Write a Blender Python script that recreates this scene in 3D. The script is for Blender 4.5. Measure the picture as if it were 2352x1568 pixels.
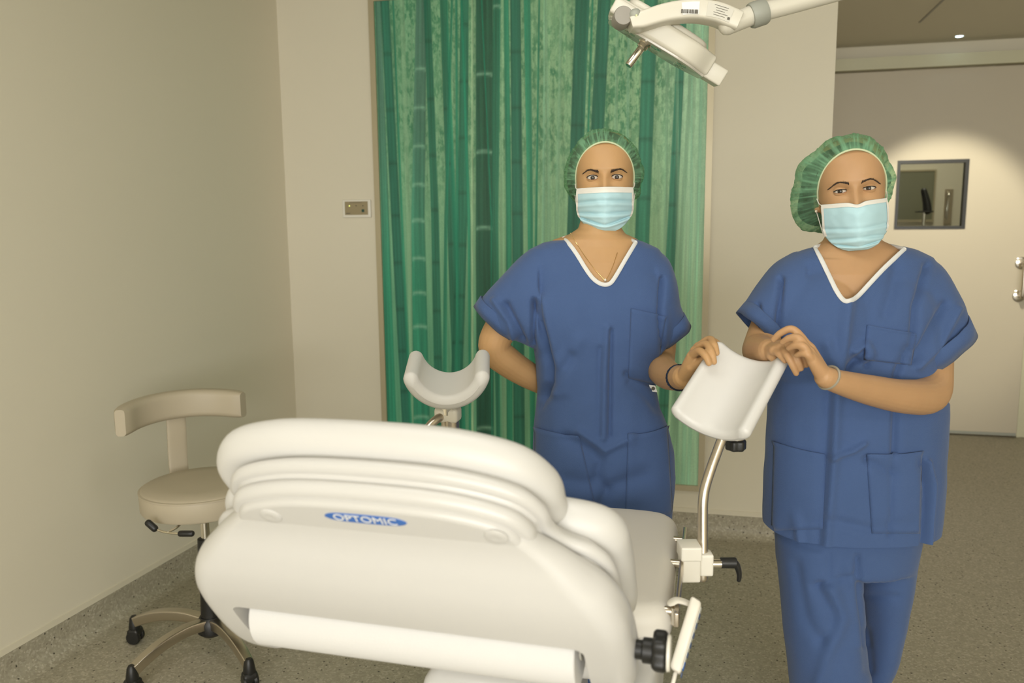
import bpy, math, random
import numpy as np
from mathutils import Vector, Matrix, noise
from mathutils.bvhtree import BVHTree

for o in list(bpy.data.objects): bpy.data.objects.remove(o, do_unlink=True)
scene = bpy.context.scene
COL = scene.collection
random.seed(7); RNG = np.random.default_rng(7)
rad = math.radians

# ------------------------------------------------------------------ camera
F, IW, IH = 1880.0, 2352, 1568
PITCH, YAW, ROLL, HC = rad(8.3), rad(13.6), rad(.55), 1.4
FW = np.array([-math.sin(YAW)*math.cos(PITCH), math.cos(YAW)*math.cos(PITCH), -math.sin(PITCH)])
_r0 = np.array([math.cos(YAW), math.sin(YAW), 0.0]); _u0 = np.cross(_r0, FW)
CR = math.cos(ROLL)*_r0 - math.sin(ROLL)*_u0
CU = math.cos(ROLL)*_u0 + math.sin(ROLL)*_r0
CC = np.array([0, 0, HC])
cam = bpy.data.cameras.new('camera'); camo = bpy.data.objects.new('camera', cam); COL.objects.link(camo)
camo.matrix_world = Matrix([[CR[i], CU[i], -FW[i], CC[i]] for i in range(3)] + [[0, 0, 0, 1]])
cam.sensor_width = 22.3; cam.lens = F/IW*22.3; cam.clip_start = .02
cam.dof.use_dof = True; cam.dof.focus_distance = 1.95; cam.dof.aperture_fstop = 2.4
scene.camera = camo

def ray(x, y): return FW + CR*((x-IW/2)/F) + CU*((IH/2-y)/F)
def P(x, y, d): return CC + ray(x, y)*d                      # a point at a distance along the view axis
def on_z(x, y, z): r = ray(x, y); return CC + r*((z-HC)/r[2])
def on_y(x, y, Y): r = ray(x, y); return CC + r*(Y/r[1])
def proj(p):
    d = np.asarray(p, float)-CC; z = d@FW
    return np.stack([IW/2+F*(d@CR)/z, IH/2-F*(d@CU)/z, z], -1)

# ------------------------------------------------------------------ light and exposure
w = bpy.data.worlds.new('world'); scene.world = w; w.use_nodes = True
w.node_tree.nodes['Background'].inputs[0].default_value = (1, .93, .8, 1)
w.node_tree.nodes['Background'].inputs[1].default_value = .12
vs = scene.view_settings
vs.view_transform = 'Standard'; vs.look = 'None'; vs.gamma = 1; vs.use_curve_mapping = False
vs.exposure = 0.0
def area(name, loc, target, sx, sy, power, col):
    l = bpy.data.lights.new(name, 'AREA'); l.shape = 'RECTANGLE'; l.size = sx; l.size_y = sy
    l.energy = power; l.color = col
    o = bpy.data.objects.new(name, l); COL.objects.link(o); o.location = loc
    o.rotation_euler = (Vector(target)-Vector(loc)).to_track_quat('-Z', 'Y').to_euler()
    return o
# daylight from the window in the wall behind the photographer, and unseen fill panels added overhead
area('window_daylight', (1.0, -3.88, 1.5), (1.0, 0, 1.42), 4.0, 1.6, 200, (1, .99, .965))
area('ambient_fill_light', (.5, -1.4, 2.455), (.5, -1.4, 0), 1.15, .55, 26, (1, .98, .93))  # added fill, raises the ambient level of the room
area('chair_fill_light', (-.45, 1.15, 2.455), (-.45, 1.15, 0), 1.15, .55, 9, (1, .98, .93))  # added fill, brightens surfaces that face up
area('passage_fill_light', (2.3, 3.1, 2.455), (2.3, 3.1, 0), 1.15, .55, 4, (1, .97, .90))  # added fill, lightens the passage floor and the door
def spot(name, loc, target, power, ang, blend, col, r=.03):
    l = bpy.data.lights.new(name, 'SPOT'); l.energy = power; l.spot_size = rad(ang); l.spot_blend = blend
    l.color = col; l.shadow_soft_size = r
    o = bpy.data.objects.new(name, l); COL.objects.link(o); o.location = loc
    o.rotation_euler = (Vector(target)-Vector(loc)).to_track_quat('-Z', 'Y').to_euler()
spot('downlight_beam', (1.32, 4.30, 2.43), (1.42, 5.76, 1.20), 120, 44, .5, (1, .93, .74))

# ------------------------------------------------------------------ mesh tools (world coordinates)
def nrm(v): v = np.asarray(v, float); return v/np.linalg.norm(v)
def crom(pts, sub):
    p = np.asarray(pts, float); n = len(p)
    if n < 3 or sub < 2:
        return np.array([p[0]+(p[-1]-p[0])*t for t in np.linspace(0, 1, max(2, sub+1))]) if n == 2 else p
    q = np.vstack([2*p[0]-p[1], p, 2*p[-1]-p[-2]]); out = []
    for i in range(n-1):
        a, b, c, d = q[i:i+4]
        for t in np.arange(sub)/sub:
            out.append(.5*((2*b)+(c-a)*t+(2*a-5*b+4*c-d)*t*t+(3*b-a-3*c+d)*t**3))
    out.append(p[-1]); return np.array(out)
def grid_faces(nr, nc, closed=True, off=0):
    f = []
    for i in range(nr-1):
        for j in range(nc if closed else nc-1):
            k = (j+1) % nc
            f.append((off+i*nc+j, off+i*nc+k, off+(i+1)*nc+k, off+(i+1)*nc+j))
    return f
def loft(rings, cap=(True, True)):
    rings = [np.asarray(r, float) for r in rings]; nc = len(rings[0]); V = np.vstack(rings); nr = len(rings)
    Fc = grid_faces(nr, nc)
    extra = []
    if cap[0]:
        c = len(V)+len(extra); extra.append(rings[0].mean(0)); Fc += [(c, (j+1) % nc, j) for j in range(nc)]
    if cap[1]:
        c = len(V)+len(extra); extra.append(rings[-1].mean(0)); b = (nr-1)*nc
        Fc += [(c, b+j, b+(j+1) % nc) for j in range(nc)]
    if extra: V = np.vstack([V, extra])
    return V, Fc
def sring(c, ax, ay, n=32, p=2.0):
    t = np.arange(n)*2*math.pi/n; ct, st = np.cos(t), np.sin(t)
    a = np.sign(ct)*np.abs(ct)**(2/p); b = np.sign(st)*np.abs(st)**(2/p)
    return np.asarray(c)+np.outer(a, ax)+np.outer(b, ay)
def tube(pts, r, n=12, sub=6, flat=1.0, up=None, round_ends=True):
    m = len(pts); rr = np.full(m, r, float) if np.isscalar(r) else np.asarray(r, float)
    p = crom(np.asarray(pts, float), sub); R = np.interp(np.linspace(0, m-1, len(p)), np.arange(m), rr)
    T = np.gradient(p, axis=0); T /= np.linalg.norm(T, axis=1)[:, None]
    u = np.asarray(up, float) if up is not None else (np.array([0, 0, 1.]) if abs(T[0][2]) < .9 else np.array([1., 0, 0]))
    rings = []; a = None
    for i in range(len(p)):
        a = u-T[i]*(u@T[i]) if (a is None or up is not None) else a-T[i]*(a@T[i])
        a = nrm(a); b = np.cross(T[i], a)
        if i == 0 and round_ends:
            for k in (.12, .5, .82): rings.append(sring(p[0]-T[0]*R[0]*math.sqrt(1-k*k)*.8, a*R[0]*k*flat, b*R[0]*k, n))
        rings.append(sring(p[i], a*R[i]*flat, b*R[i], n))
        if i == len(p)-1 and round_ends:
            for k in (.82, .5, .12): rings.append(sring(p[-1]+T[-1]*R[-1]*math.sqrt(1-k*k)*.8, a*R[-1]*k*flat, b*R[-1]*k, n))
    return loft(rings)
def lathe(prof, c, axis=(0, 0, 1), n=32):
    ax = nrm(axis); a = nrm(np.cross(ax, [1, 0, 0] if abs(ax[0]) < .9 else [0, 1, 0])); b = np.cross(ax, a)
    return loft([sring(np.asarray(c)+ax*z, a*max(r, 1e-5), b*max(r, 1e-5), n) for r, z in prof])
def rrect(hx, hy, r, n=6):
    pts = []
    for cx, cy, a0 in ((hx-r, hy-r, 0), (-hx+r, hy-r, 90), (-hx+r, -hy+r, 180), (hx-r, -hy+r, 270)):
        for k in range(n+1):
            a = rad(a0+90*k/n); pts.append((cx+r*math.cos(a), cy+r*math.sin(a)))
    return np.array(pts)
def closed_curve(pts, sub):
    p = np.asarray(pts, float); n = len(p); out = []
    for i in range(n):
        a, b, c, d = p[i-1], p[i], p[(i+1) % n], p[(i+2) % n]
        for t in np.arange(sub)/sub:
            out.append(.5*((2*b)+(c-a)*t+(2*a-5*b+4*c-d)*t*t+(3*b-a-3*c+d)*t**3))
    return np.array(out)
def inset(o, d):
    t = np.roll(o, -1, 0)-np.roll(o, 1, 0); t /= np.linalg.norm(t, axis=1)[:, None]+1e-9
    n = np.stack([-t[:, 1], t[:, 0]], 1)
    area_ = .5*np.sum(o[:, 0]*np.roll(o[:, 1], -1)-np.roll(o[:, 0], -1)*o[:, 1])
    return o+n*d*(1 if area_ > 0 else -1)
def pillow(o, t0, t1, r, fr, crown=0.0, k=5):
    """a slab of outline o between t0 and t1 with edges rounded by r; fr(a,b,t) -> world"""
    r = min(r, (t1-t0)/2*.999); rings = []
    for i in range(k+1):
        a = math.pi/2*i/k; rings.append((inset(o, r*(1-math.sin(a))), t0+r*(1-math.cos(a))))
    for i in range(k, -1, -1):
        a = math.pi/2*i/k; rings.append((inset(o, r*(1-math.sin(a))), t1-r*(1-math.cos(a))))
    c = o.mean(0); last = rings[-1][0]
    for q in (.85, .6, .3): rings.append((c+(last-c)*q, t1+crown*(1-q*q)))
    return loft([fr(x[:, 0], x[:, 1], np.full(len(x), t)) for x, t in rings])
def frame(c, a, b, n):
    c, a, b, n = map(lambda v: np.asarray(v, float), (c, a, b, n))
    return lambda x, y, t: c+np.outer(x, a)+np.outer(y, b)+np.outer(t, n)
def rbox(c, hx, hy, hz, r, a=(1, 0, 0), b=(0, 1, 0), n=(0, 0, 1), k=3):
    return pillow(rrect(hx, hy, max(r, .0004), 4), -hz, hz, r, frame(c, a, b, n), k=k)
def box(x0, x1, y0, y1, z0, z1):
    V = np.array([(x, y, z) for z in (z0, z1) for y in (y0, y1) for x in (x0, x1)], float)
    return V, [(0, 2, 3, 1), (4, 5, 7, 6), (0, 1, 5, 4), (2, 6, 7, 3), (0, 4, 6, 2), (1, 3, 7, 5)]
def join(parts):
    Vs, Fs, n = [], [], 0
    for V, Fc in parts:
        Vs.append(np.asarray(V, float)); Fs += [tuple(i+n for i in f) for f in Fc]; n += len(V)
    return np.vstack(Vs), Fs

def new_mesh(name, V, Fc, mats, smooth=True, mi=None, angle=None):
    me = bpy.data.meshes.new(name); me.from_pydata([tuple(v) for v in V], [], [tuple(int(i) for i in f) for f in Fc])
    for m in (mats if isinstance(mats, (list, tuple)) else [mats]): me.materials.append(m)
    if smooth: me.polygons.foreach_set('use_smooth', [True]*len(me.polygons))
    if mi is not None: me.polygons.foreach_set('material_index', list(mi))
    if angle: me.set_sharp_from_angle(angle=rad(angle))
    me.update(); return me
BASE = {}
def link(name, me, parent=None, base=(0, 0, 0)):
    o = bpy.data.objects.new(name, me); COL.objects.link(o)
    if parent is not None:
        o.parent = parent; BASE[o] = BASE[parent]
    else:
        o.location = base; BASE[o] = np.asarray(base, float)
    return o
def thing(name, base, label, cat, group=None):
    o = bpy.data.objects.new(name, None); COL.objects.link(o); o.location = base; o.empty_display_size = .1
    BASE[o] = np.asarray(base, float); o['label'] = label; o['category'] = cat
    if group: o['group'] = group
    return o
def part(name, vf, mat, parent, smooth=True, angle=40, mi=None, label=None):
    V, Fc = vf
    me = new_mesh(name, np.asarray(V)-BASE[parent], Fc, mat, smooth, mi, angle)
    o = link(name, me, parent)
    if label: o['label'] = label
    return o
def solo(name, vf, mat, base, label=None, cat=None, kind=None, smooth=True, angle=40, group=None):
    V, Fc = vf
    me = new_mesh(name, np.asarray(V)-np.asarray(base, float), Fc, mat, smooth, None, angle)
    o = link(name, me, None, base)
    if label: o['label'] = label
    if cat: o['category'] = cat
    if kind: o['kind'] = kind
    if group: o['group'] = group
    return o
def remesh(parts, voxel, smooth=2, lam=.5):
    V, Fc = join(parts)
    me = bpy.data.meshes.new('tmp'); me.from_pydata([tuple(v) for v in V], [], Fc)
    o = bpy.data.objects.new('tmp', me); COL.objects.link(o)
    m = o.modifiers.new('r', 'REMESH'); m.mode = 'VOXEL'; m.voxel_size = voxel; m.adaptivity = 0
    s = o.modifiers.new('s', 'SMOOTH'); s.factor = lam; s.iterations = smooth
    dg = bpy.context.evaluated_depsgraph_get(); dg.update()
    e = o.evaluated_get(dg); em = e.to_mesh()
    n = len(em.vertices); A = np.empty(n*3, np.float32); em.vertices.foreach_get('co', A)
    N = np.empty(n*3, np.float32); em.vertices.foreach_get('normal', N)
    Fo = [tuple(p.vertices) for p in em.polygons]
    e.to_mesh_clear(); bpy.data.objects.remove(o, do_unlink=True); bpy.data.meshes.remove(me)
    return A.reshape(-1, 3).astype(float), Fo, N.reshape(-1, 3).astype(float)
def bool_diff(A, B):
    obs = []
    for V, Fc in (A, B):
        me = bpy.data.meshes.new('tmp'); me.from_pydata([tuple(v) for v in V], [], [tuple(int(i) for i in f) for f in Fc])
        o = bpy.data.objects.new('tmp', me); COL.objects.link(o); obs.append(o)
    m = obs[0].modifiers.new('b', 'BOOLEAN'); m.operation = 'DIFFERENCE'; m.solver = 'EXACT'; m.object = obs[1]
    dg = bpy.context.evaluated_depsgraph_get(); dg.update(); e = obs[0].evaluated_get(dg); em = e.to_mesh()
    V = np.array([v.co[:] for v in em.vertices]); Fo = [tuple(p.vertices) for p in em.polygons]
    for o in obs: bpy.data.objects.remove(o, do_unlink=True)
    return V, Fo
def text_mesh(body, size, depth, c, a, b, n):
    cu = bpy.data.curves.new('t', 'FONT'); cu.body = body; cu.size = 1; cu.extrude = .02
    cu.align_x = 'CENTER'; cu.align_y = 'CENTER'
    o = bpy.data.objects.new('t', cu); COL.objects.link(o)
    dg = bpy.context.evaluated_depsgraph_get(); dg.update(); em = o.evaluated_get(dg).to_mesh()
    V = np.array([v.co[:] for v in em.vertices]); Fc = [tuple(p.vertices) for p in em.polygons]
    bpy.data.objects.remove(o, do_unlink=True)
    c, a, b, n = map(lambda v: np.asarray(v, float), (c, a, b, n))
    return c+np.outer(V[:, 0]*size, a)+np.outer(V[:, 1]*size, b)+np.outer((V[:, 2]/.02+1)*depth/2, n), Fc

# ------------------------------------------------------------------ materials
def mat(name, col, rough=.5, metal=0, bump=None, var=None, sss=0, coat=0, spec=.5, sheen=0):
    m = bpy.data.materials.new(name); m.use_nodes = True; nt = m.node_tree; b = nt.nodes['Principled BSDF']
    b.inputs['Base Color'].default_value = (*col, 1); b.inputs['Roughness'].default_value = rough
    b.inputs['Metallic'].default_value = metal; b.inputs['Specular IOR Level'].default_value = spec
    if coat: b.inputs['Coat Weight'].default_value = coat; b.inputs['Coat Roughness'].default_value = .15
    if sheen: b.inputs['Sheen Weight'].default_value = sheen
    if sss:
        b.inputs['Subsurface Weight'].default_value = sss; b.inputs['Subsurface Radius'].default_value = (.012, .005, .003)
        b.inputs['Subsurface Scale'].default_value = 1
    tc = nt.nodes.new('ShaderNodeTexCoord')
    def nz(scale, det=4, stretch=None):
        n = nt.nodes.new('ShaderNodeTexNoise'); n.inputs['Scale'].default_value = scale; n.inputs['Detail'].default_value = det
        if stretch:
            mp = nt.nodes.new('ShaderNodeMapping'); mp.inputs['Scale'].default_value = stretch
            nt.links.new(tc.outputs['Object'], mp.inputs[0]); nt.links.new(mp.outputs[0], n.inputs[0])
        else: nt.links.new(tc.outputs['Object'], n.inputs[0])
        return n
    if var:
        n = nz(var[0], 3); r = nt.nodes.new('ShaderNodeMixRGB')
        k = var[1]; r.inputs[1].default_value = (*[c*(1-k) for c in col], 1); r.inputs[2].default_value = (*[min(1, c*(1+k)) for c in col], 1)
        nt.links.new(n.outputs[0], r.inputs[0]); nt.links.new(r.outputs[0], b.inputs['Base Color'])
    if bump:
        n = nz(bump[0], 3, bump[2] if len(bump) > 2 else None); bp = nt.nodes.new('ShaderNodeBump')
        bp.inputs['Strength'].default_value = bump[1]; bp.inputs['Distance'].default_value = .002
        nt.links.new(n.outputs[0], bp.inputs['Height']); nt.links.new(bp.outputs[0], b.inputs['Normal'])
    return m
def emit(name, col, s):
    m = bpy.data.materials.new(name); m.use_nodes = True; b = m.node_tree.nodes['Principled BSDF']
    b.inputs['Base Color'].default_value = (*col, 1); b.inputs['Emission Color'].default_value = (*col, 1)
    b.inputs['Emission Strength'].default_value = s; return m
M = {}
M['wall'] = mat('wall_paint', (.74, .69, .555), .75, bump=(220, .06), var=(1.2, .015))
M['wall_edge'] = mat('wall_edge_strip', (.72, .67, .53), .5)
M['ceiling'] = mat('ceiling_paint', (.64, .60, .48), .8, bump=(180, .05))
M['door'] = mat('door_laminate', (.56, .50, .385), .5, bump=(160, .05))
M['doorframe'] = mat('door_frame_paint', (.62, .60, .42), .45)
M['steel'] = mat('brushed_steel', (.62, .56, .47), .28, 1, bump=(260, .08, (1, 1, .06)))
M['chrome'] = mat('chrome', (.8, .76, .68), .12, 1)
M['alu'] = mat('anodised_frame', (.48, .42, .28), .4, .3)
M['black'] = mat('black_plastic', (.012, .012, .011), .42, bump=(400, .05))
M['white_pl'] = mat('white_plastic', (.80, .77, .68), .35)
M['shell'] = mat('chair_shell', (.635, .625, .60), .34, bump=(500, .03), coat=.15)
M['uphol'] = mat('white_upholstery', (.66, .65, .62), .42, bump=(700, .05))
M['uphol2'] = mat('seat_upholstery', (.68, .65, .58), .5, bump=(700, .06))
M['beige'] = mat('beige_vinyl', (.47, .41, .30), .5, bump=(600, .06))
M['paper'] = mat('paper_roll', (.74, .735, .72), .85, bump=(300, .25, (1, 3, 3)))
M['blue_logo'] = mat('blue_label', (.045, .16, .52), .4)
M['white_ink'] = mat('white_ink', (.85, .85, .82), .5)
M['ink'] = mat('dark_ink', (.10, .09, .07), .6)
M['label_grey'] = mat('grey_label', (.62, .60, .52), .5)
M['grey'] = mat('grey_plastic', (.30, .28, .24), .5)
M['grey2'] = mat('grey_green_joint', (.34, .35, .30), .5)
M['lamp'] = mat('lamp_enamel', (.68, .65, .55), .38)
M['lampface'] = mat('lamp_face_glass', (.55, .52, .45), .15)
M['glass_dark'] = mat('dark_gasket', (.02, .02, .018), .35)
M['controller'] = mat('controller_face', (.33, .27, .155), .45)
M['ledg'] = emit('led_yellow_green', (.75, .85, .2), 1.6)
M['ledw'] = emit('led_cool_white', (.6, .85, 1), 9)
M['scrub'] = mat('blue_nonwoven', (.057, .104, .240), .8, bump=(520, .42), var=(9, .07), spec=.25, sheen=.15)
M['trim'] = mat('white_neck_trim', (.70, .70, .68), .8)
M['skin1'] = mat('skin_warm', (.51, .305, .140), .5, bump=(380, .05), var=(26, .05), sss=.12, spec=.35)
M['skin2'] = mat('skin_fair', (.49, .29, .145), .5, bump=(380, .05), var=(26, .06), sss=.12, spec=.35)
M['brow'] = mat('brow_hair', (.045, .027, .016), .6)
M['hair'] = mat('dark_hair', (.035, .020, .011), .5, bump=(90, .6, (1, 1, .15)))
M['sclera'] = mat('sclera', (.58, .52, .44), .25)
M['iris'] = mat('iris', (.035, .026, .016), .2, spec=.5)
M['pupil'] = mat('pupil', (.004, .004, .004), .15, spec=.5)
M['lipline'] = mat('lid_edge', (.30, .14, .075), .5)
M['lash'] = mat('lashes', (.015, .010, .007), .6)
M['mask'] = mat('pale_blue_mask', (.48, .71, .77), .85, bump=(800, .12), spec=.2)
M['maskw'] = mat('white_mask_edge', (.84, .82, .76), .85, spec=.2)
M['band'] = mat('cap_elastic', (.62, .70, .46), .8, bump=(900, .4))
M['gold'] = mat('gold', (.75, .5, .2), .25, 1)
M['pearl'] = mat('pearl', (.8, .72, .58), .2)
M['watch'] = mat('dark_watch_strap', (.02, .028, .045), .3, .6)
M['bracelet'] = mat('grey_bracelet', (.36, .33, .26), .4, .3)
M['shoe'] = mat('white_clog', (.7, .68, .6), .5)
M['remote'] = mat('remote_shell', (.80, .76, .66), .4)
M['remotepad'] = mat('remote_keypad', (.62, .62, .56), .5)
M['navy'] = mat('navy_key', (.07, .10, .18), .5)
M['board'] = mat('grey_green_board', (.20, .20, .13), .5)

def floor_material():
    m = bpy.data.materials.new('speckled_vinyl'); m.use_nodes = True; nt = m.node_tree; b = nt.nodes['Principled BSDF']
    tc = nt.nodes.new('ShaderNodeTexCoord')
    def vor(scale): 
        v = nt.nodes.new('ShaderNodeTexVoronoi'); v.inputs['Scale'].default_value = scale; nt.links.new(tc.outputs['Object'], v.inputs[0]); return v
    def ramp(sock, stops):
        r = nt.nodes.new('ShaderNodeValToRGB'); nt.links.new(sock, r.inputs[0]); e = r.color_ramp.elements
        while len(e) < len(stops): e.new(.5)
        for q, (pp, cc) in zip(e, stops): q.position = pp; q.color = (*cc, 1)
        return r
    v1 = vor(150); h = nt.nodes.new('ShaderNodeSeparateColor'); nt.links.new(v1.outputs['Color'], h.inputs[0])
    base = ramp(h.outputs[0], [(0, (.325, .295, .22)), (.45, (.37, .34, .255)), (.8, (.41, .375, .285)), (1, (.50, .465, .37))])
    v2 = vor(62); s2 = nt.nodes.new('ShaderNodeSeparateColor'); nt.links.new(v2.outputs['Color'], s2.inputs[0])
    pick = ramp(s2.outputs[1], [(0, (0, 0, 0)), (.70, (0, 0, 0)), (.71, (1, 1, 1)), (1, (1, 1, 1))])
    dot = ramp(v2.outputs['Distance'], [(0, (1, 1, 1)), (.17, (1, 1, 1)), (.23, (0, 0, 0)), (1, (0, 0, 0))])
    mm = nt.nodes.new('ShaderNodeMath'); mm.operation = 'MULTIPLY'; nt.links.new(pick.outputs[0], mm.inputs[0]); nt.links.new(dot.outputs[0], mm.inputs[1])
    mx = nt.nodes.new('ShaderNodeMixRGB'); nt.links.new(mm.outputs[0], mx.inputs[0]); nt.links.new(base.outputs[0], mx.inputs[1]); mx.inputs[2].default_value = (.075, .068, .048, 1)
    v3 = vor(80); s3 = nt.nodes.new('ShaderNodeSeparateColor'); nt.links.new(v3.outputs['Color'], s3.inputs[0])
    pick3 = ramp(s3.outputs[2], [(0, (0, 0, 0)), (.80, (0, 0, 0)), (.81, (1, 1, 1)), (1, (1, 1, 1))])
    dot3 = ramp(v3.outputs['Distance'], [(0, (1, 1, 1)), (.16, (1, 1, 1)), (.22, (0, 0, 0)), (1, (0, 0, 0))])
    m3 = nt.nodes.new('ShaderNodeMath'); m3.operation = 'MULTIPLY'; nt.links.new(pick3.outputs[0], m3.inputs[0]); nt.links.new(dot3.outputs[0], m3.inputs[1])
    mx2 = nt.nodes.new('ShaderNodeMixRGB'); nt.links.new(m3.outputs[0], mx2.inputs[0]); nt.links.new(mx.outputs[0], mx2.inputs[1]); mx2.inputs[2].default_value = (.55, .50, .38, 1)
    nt.links.new(mx2.outputs[0], b.inputs['Base Color']); b.inputs['Roughness'].default_value = .5
    return m
M['floor'] = floor_material()

def glass_material():
    m = bpy.data.materials.new('window_glass'); m.use_nodes = True; nt = m.node_tree
    b = nt.nodes['Principled BSDF']; b.inputs['Base Color'].default_value = (.9, .95, .9, 1); b.inputs['Roughness'].default_value = .02
    b.inputs['Transmission Weight'].default_value = 1; b.inputs['IOR'].default_value = 1.05
    return m
M['glass'] = glass_material()

def cap_material():
    """sheer pleated nonwoven: part of the light goes straight through"""
    m = bpy.data.materials.new('sheer_green_cap'); m.use_nodes = True; nt = m.node_tree; b = nt.nodes['Principled BSDF']; out = nt.nodes['Material Output']
    b.inputs['Base Color'].default_value = (.27, .55, .33, 1); b.inputs['Roughness'].default_value = .8; b.inputs['Specular IOR Level'].default_value = .2
    tr = nt.nodes.new('ShaderNodeBsdfTransparent'); tr.inputs[0].default_value = (.8, .95, .8, 1)
    tl = nt.nodes.new('ShaderNodeBsdfTranslucent'); tl.inputs[0].default_value = (.30, .58, .36, 1)
    at = nt.nodes.new('ShaderNodeAttribute'); at.attribute_name = 'fold'
    tc = nt.nodes.new('ShaderNodeTexCoord'); n = nt.nodes.new('ShaderNodeTexNoise'); n.inputs['Scale'].default_value = 70; n.inputs['Detail'].default_value = 5
    nt.links.new(tc.outputs['Object'], n.inputs[0])
    ad = nt.nodes.new('ShaderNodeMath'); ad.operation = 'MULTIPLY_ADD'; ad.inputs[1].default_value = .5; 
    nt.links.new(n.outputs[0], ad.inputs[0]); nt.links.new(at.outputs['Fac'], ad.inputs[2])
    mp = nt.nodes.new('ShaderNodeMapRange'); mp.inputs[1].default_value = .28; mp.inputs[2].default_value = 1.05; mp.inputs[3].default_value = .22; mp.inputs[4].default_value = .90
    nt.links.new(ad.outputs[0], mp.inputs[0])
    m1 = nt.nodes.new('ShaderNodeMixShader'); m1.inputs[0].default_value = .35
    nt.links.new(b.outputs[0], m1.inputs[1]); nt.links.new(tl.outputs[0], m1.inputs[2])
    m2 = nt.nodes.new('ShaderNodeMixShader'); nt.links.new(mp.outputs[0], m2.inputs[0]); nt.links.new(tr.outputs[0], m2.inputs[1]); nt.links.new(m1.outputs[0], m2.inputs[2])
    nt.links.new(m2.outputs[0], out.inputs[0]); return m
M['cap'] = cap_material()

# ------------------------------------------------------------------ the room
YB, YD, ZC = 3.62, 5.765, 2.475
XE = .47                                    # end of the panelled wall
# left wall runs a little out of square
LW0, LW1 = np.array([-1.985, YB, 0]), np.array([-2.40, -4.0, 0])
def S(name, vf, m, smooth=False):
    o = solo(name, vf, m, (0, 0, 0), smooth=smooth, angle=35); o['kind'] = 'structure'; return o
def wall_strip(p, q, th, z0, z1):
    """an upright slab from p to q, thickness th to the left of the direction"""
    d = nrm(q-p); n = np.array([-d[1], d[0], 0])*th
    V = np.array([p, q, q+n, p+n]); V = np.vstack([V+[0, 0, z0], V+[0, 0, z1]])
    return V, [(0, 3, 2, 1), (4, 5, 6, 7), (0, 1, 5, 4), (1, 2, 6, 5), (2, 3, 7, 6), (3, 0, 4, 7)]
S('floor', box(-2.75, 3.6, -4.2, 8.2, -.1, 0), M['floor'])
S('ceiling', box(-2.75, 3.6, -4.2, 8.2, ZC, ZC+.1), M['ceiling'])
S('wall_left', wall_strip(LW0, LW1, -.12, 0, ZC), M['wall'])
S('wall_back', box(LW0[0]-.12, XE, YB, YB+.14, 0, ZC), M['wall'])
S('wall_passage', box(XE-.14, XE, YB+.14, YD, 0, ZC), M['wall'])
# wall with the sliding door, opening from x=.40 to 1.935
DX0, DX1, DZ = .55, 1.937, 2.31
# door wall carries a hole for the door's own window only through the door leaf: wall stands beside and above it
S('wall_door', join([box(DX1, 3.4, YD, YD+.12, 0, ZC), box(XE-.14, DX1, YD, YD+.12, 2.36, ZC), box(XE-.14, DX0, YD, YD+.12, 0, 2.36)]), M['wall'])
S('wall_right', join([box(3.4, 3.52, -4.12, YD, 0, ZC)]), M['wall'])
# wall behind the photographer with its window
RY = -4.0; RX0, RX1, RZ0, RZ1 = -1.0, 3.0, .70, 2.30
S('wall_rear', join([box(-2.5, RX0, RY-.12, RY, 0, ZC), box(RX1, 3.4, RY-.12, RY, 0, ZC), box(RX0, RX1, RY-.12, RY, 0, RZ0), box(RX0, RX1, RY-.12, RY, RZ1, ZC)]), M['wall'])
wf = S('window_1', join([box(RX0, RX1, RY-.08, RY-.02, RZ0, RZ0+.05), box(RX0, RX1, RY-.08, RY-.02, RZ1-.05, RZ1)]+[box(x, x+.05, RY-.08, RY-.02, RZ0+.05, RZ1-.05) for x in (RX0, .975, RX1-.05)]), M['doorframe'])
BASE[wf] = np.zeros(3)
for x0_, x1_ in ((RX0+.05, .975), (1.025, RX1-.05)): part('pane', box(x0_, x1_, RY-.055, RY-.048, RZ0+.05, RZ1-.05), M['glass'], wf)

# speckled vinyl coving with a pale edge strip
def cove(name, p, q, side):
    d = nrm(q-p); n = np.array([-d[1], d[0], 0])*side
    prof = [(0.0, .10), (.006, .10)] + [(.006+.05*(1-math.cos(a)), .05-.05*math.sin(a)+.0005) for a in np.linspace(0, math.pi/2, 9)] + [(.056, .0), (0, 0)]
    rings = [np.array([e+n*a+np.array([0, 0, z]) for a, z in prof]) for e in (p, q)]
    o = S(name, loft(rings), M['floor'], True); BASE[o] = np.zeros(3)
    st = [(0, .1005), (.004, .1005), (.0035, .121), (0, .122)]
    part('edge_strip', loft([np.array([e+n*a+np.array([0, 0, z]) for a, z in st]) for e in (p, q)]), M['wall_edge'], o, smooth=False)
cove('baseboard_left', LW1, LW0, -1)
cove('baseboard_back', LW0, np.array([XE, YB, 0]), -1)

# sliding door, leaf in front of the opening with a window cut through it
def door_leaf():
    wx0, wx1, wz0, wz1 = 1.145, 1.55, 1.335, 1.757
    y0, y1 = YD-.045, YD-.003
    return join([box(DX0, wx0, y0, y1, .012, DZ), box(wx1, DX1, y0, y1, .012, DZ), box(wx0, wx1, y0, y1, .012, wz0), box(wx0, wx1, y0, y1, wz1, DZ)]), (wx0, wx1, wz0, wz1, y0, y1)
dl, (wx0, wx1, wz0, wz1, dy0, dy1) = door_leaf()
dr = S('door_1', dl, M['door']); BASE[dr] = np.zeros(3)
wn = part('vision_panel_frame', join([box(wx0-.004, wx1+.004, dy0-.006, dy1, wz1-.017, wz1+.004), box(wx0-.004, wx1+.004, dy0-.006, dy1, wz0-.004, wz0+.014),
    box(wx0-.004, wx0+.013, dy0-.006, dy1, wz0+.014, wz1-.017), box(wx1-.017, wx1+.004, dy0-.006, dy1, wz0+.014, wz1-.017)]), M['glass_dark'], dr, smooth=False)
part('pane', box(wx0+.013, wx1-.017, dy0+.016, dy0+.021, wz0+.014, wz1-.017), M['glass'], wn, smooth=False)
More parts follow.
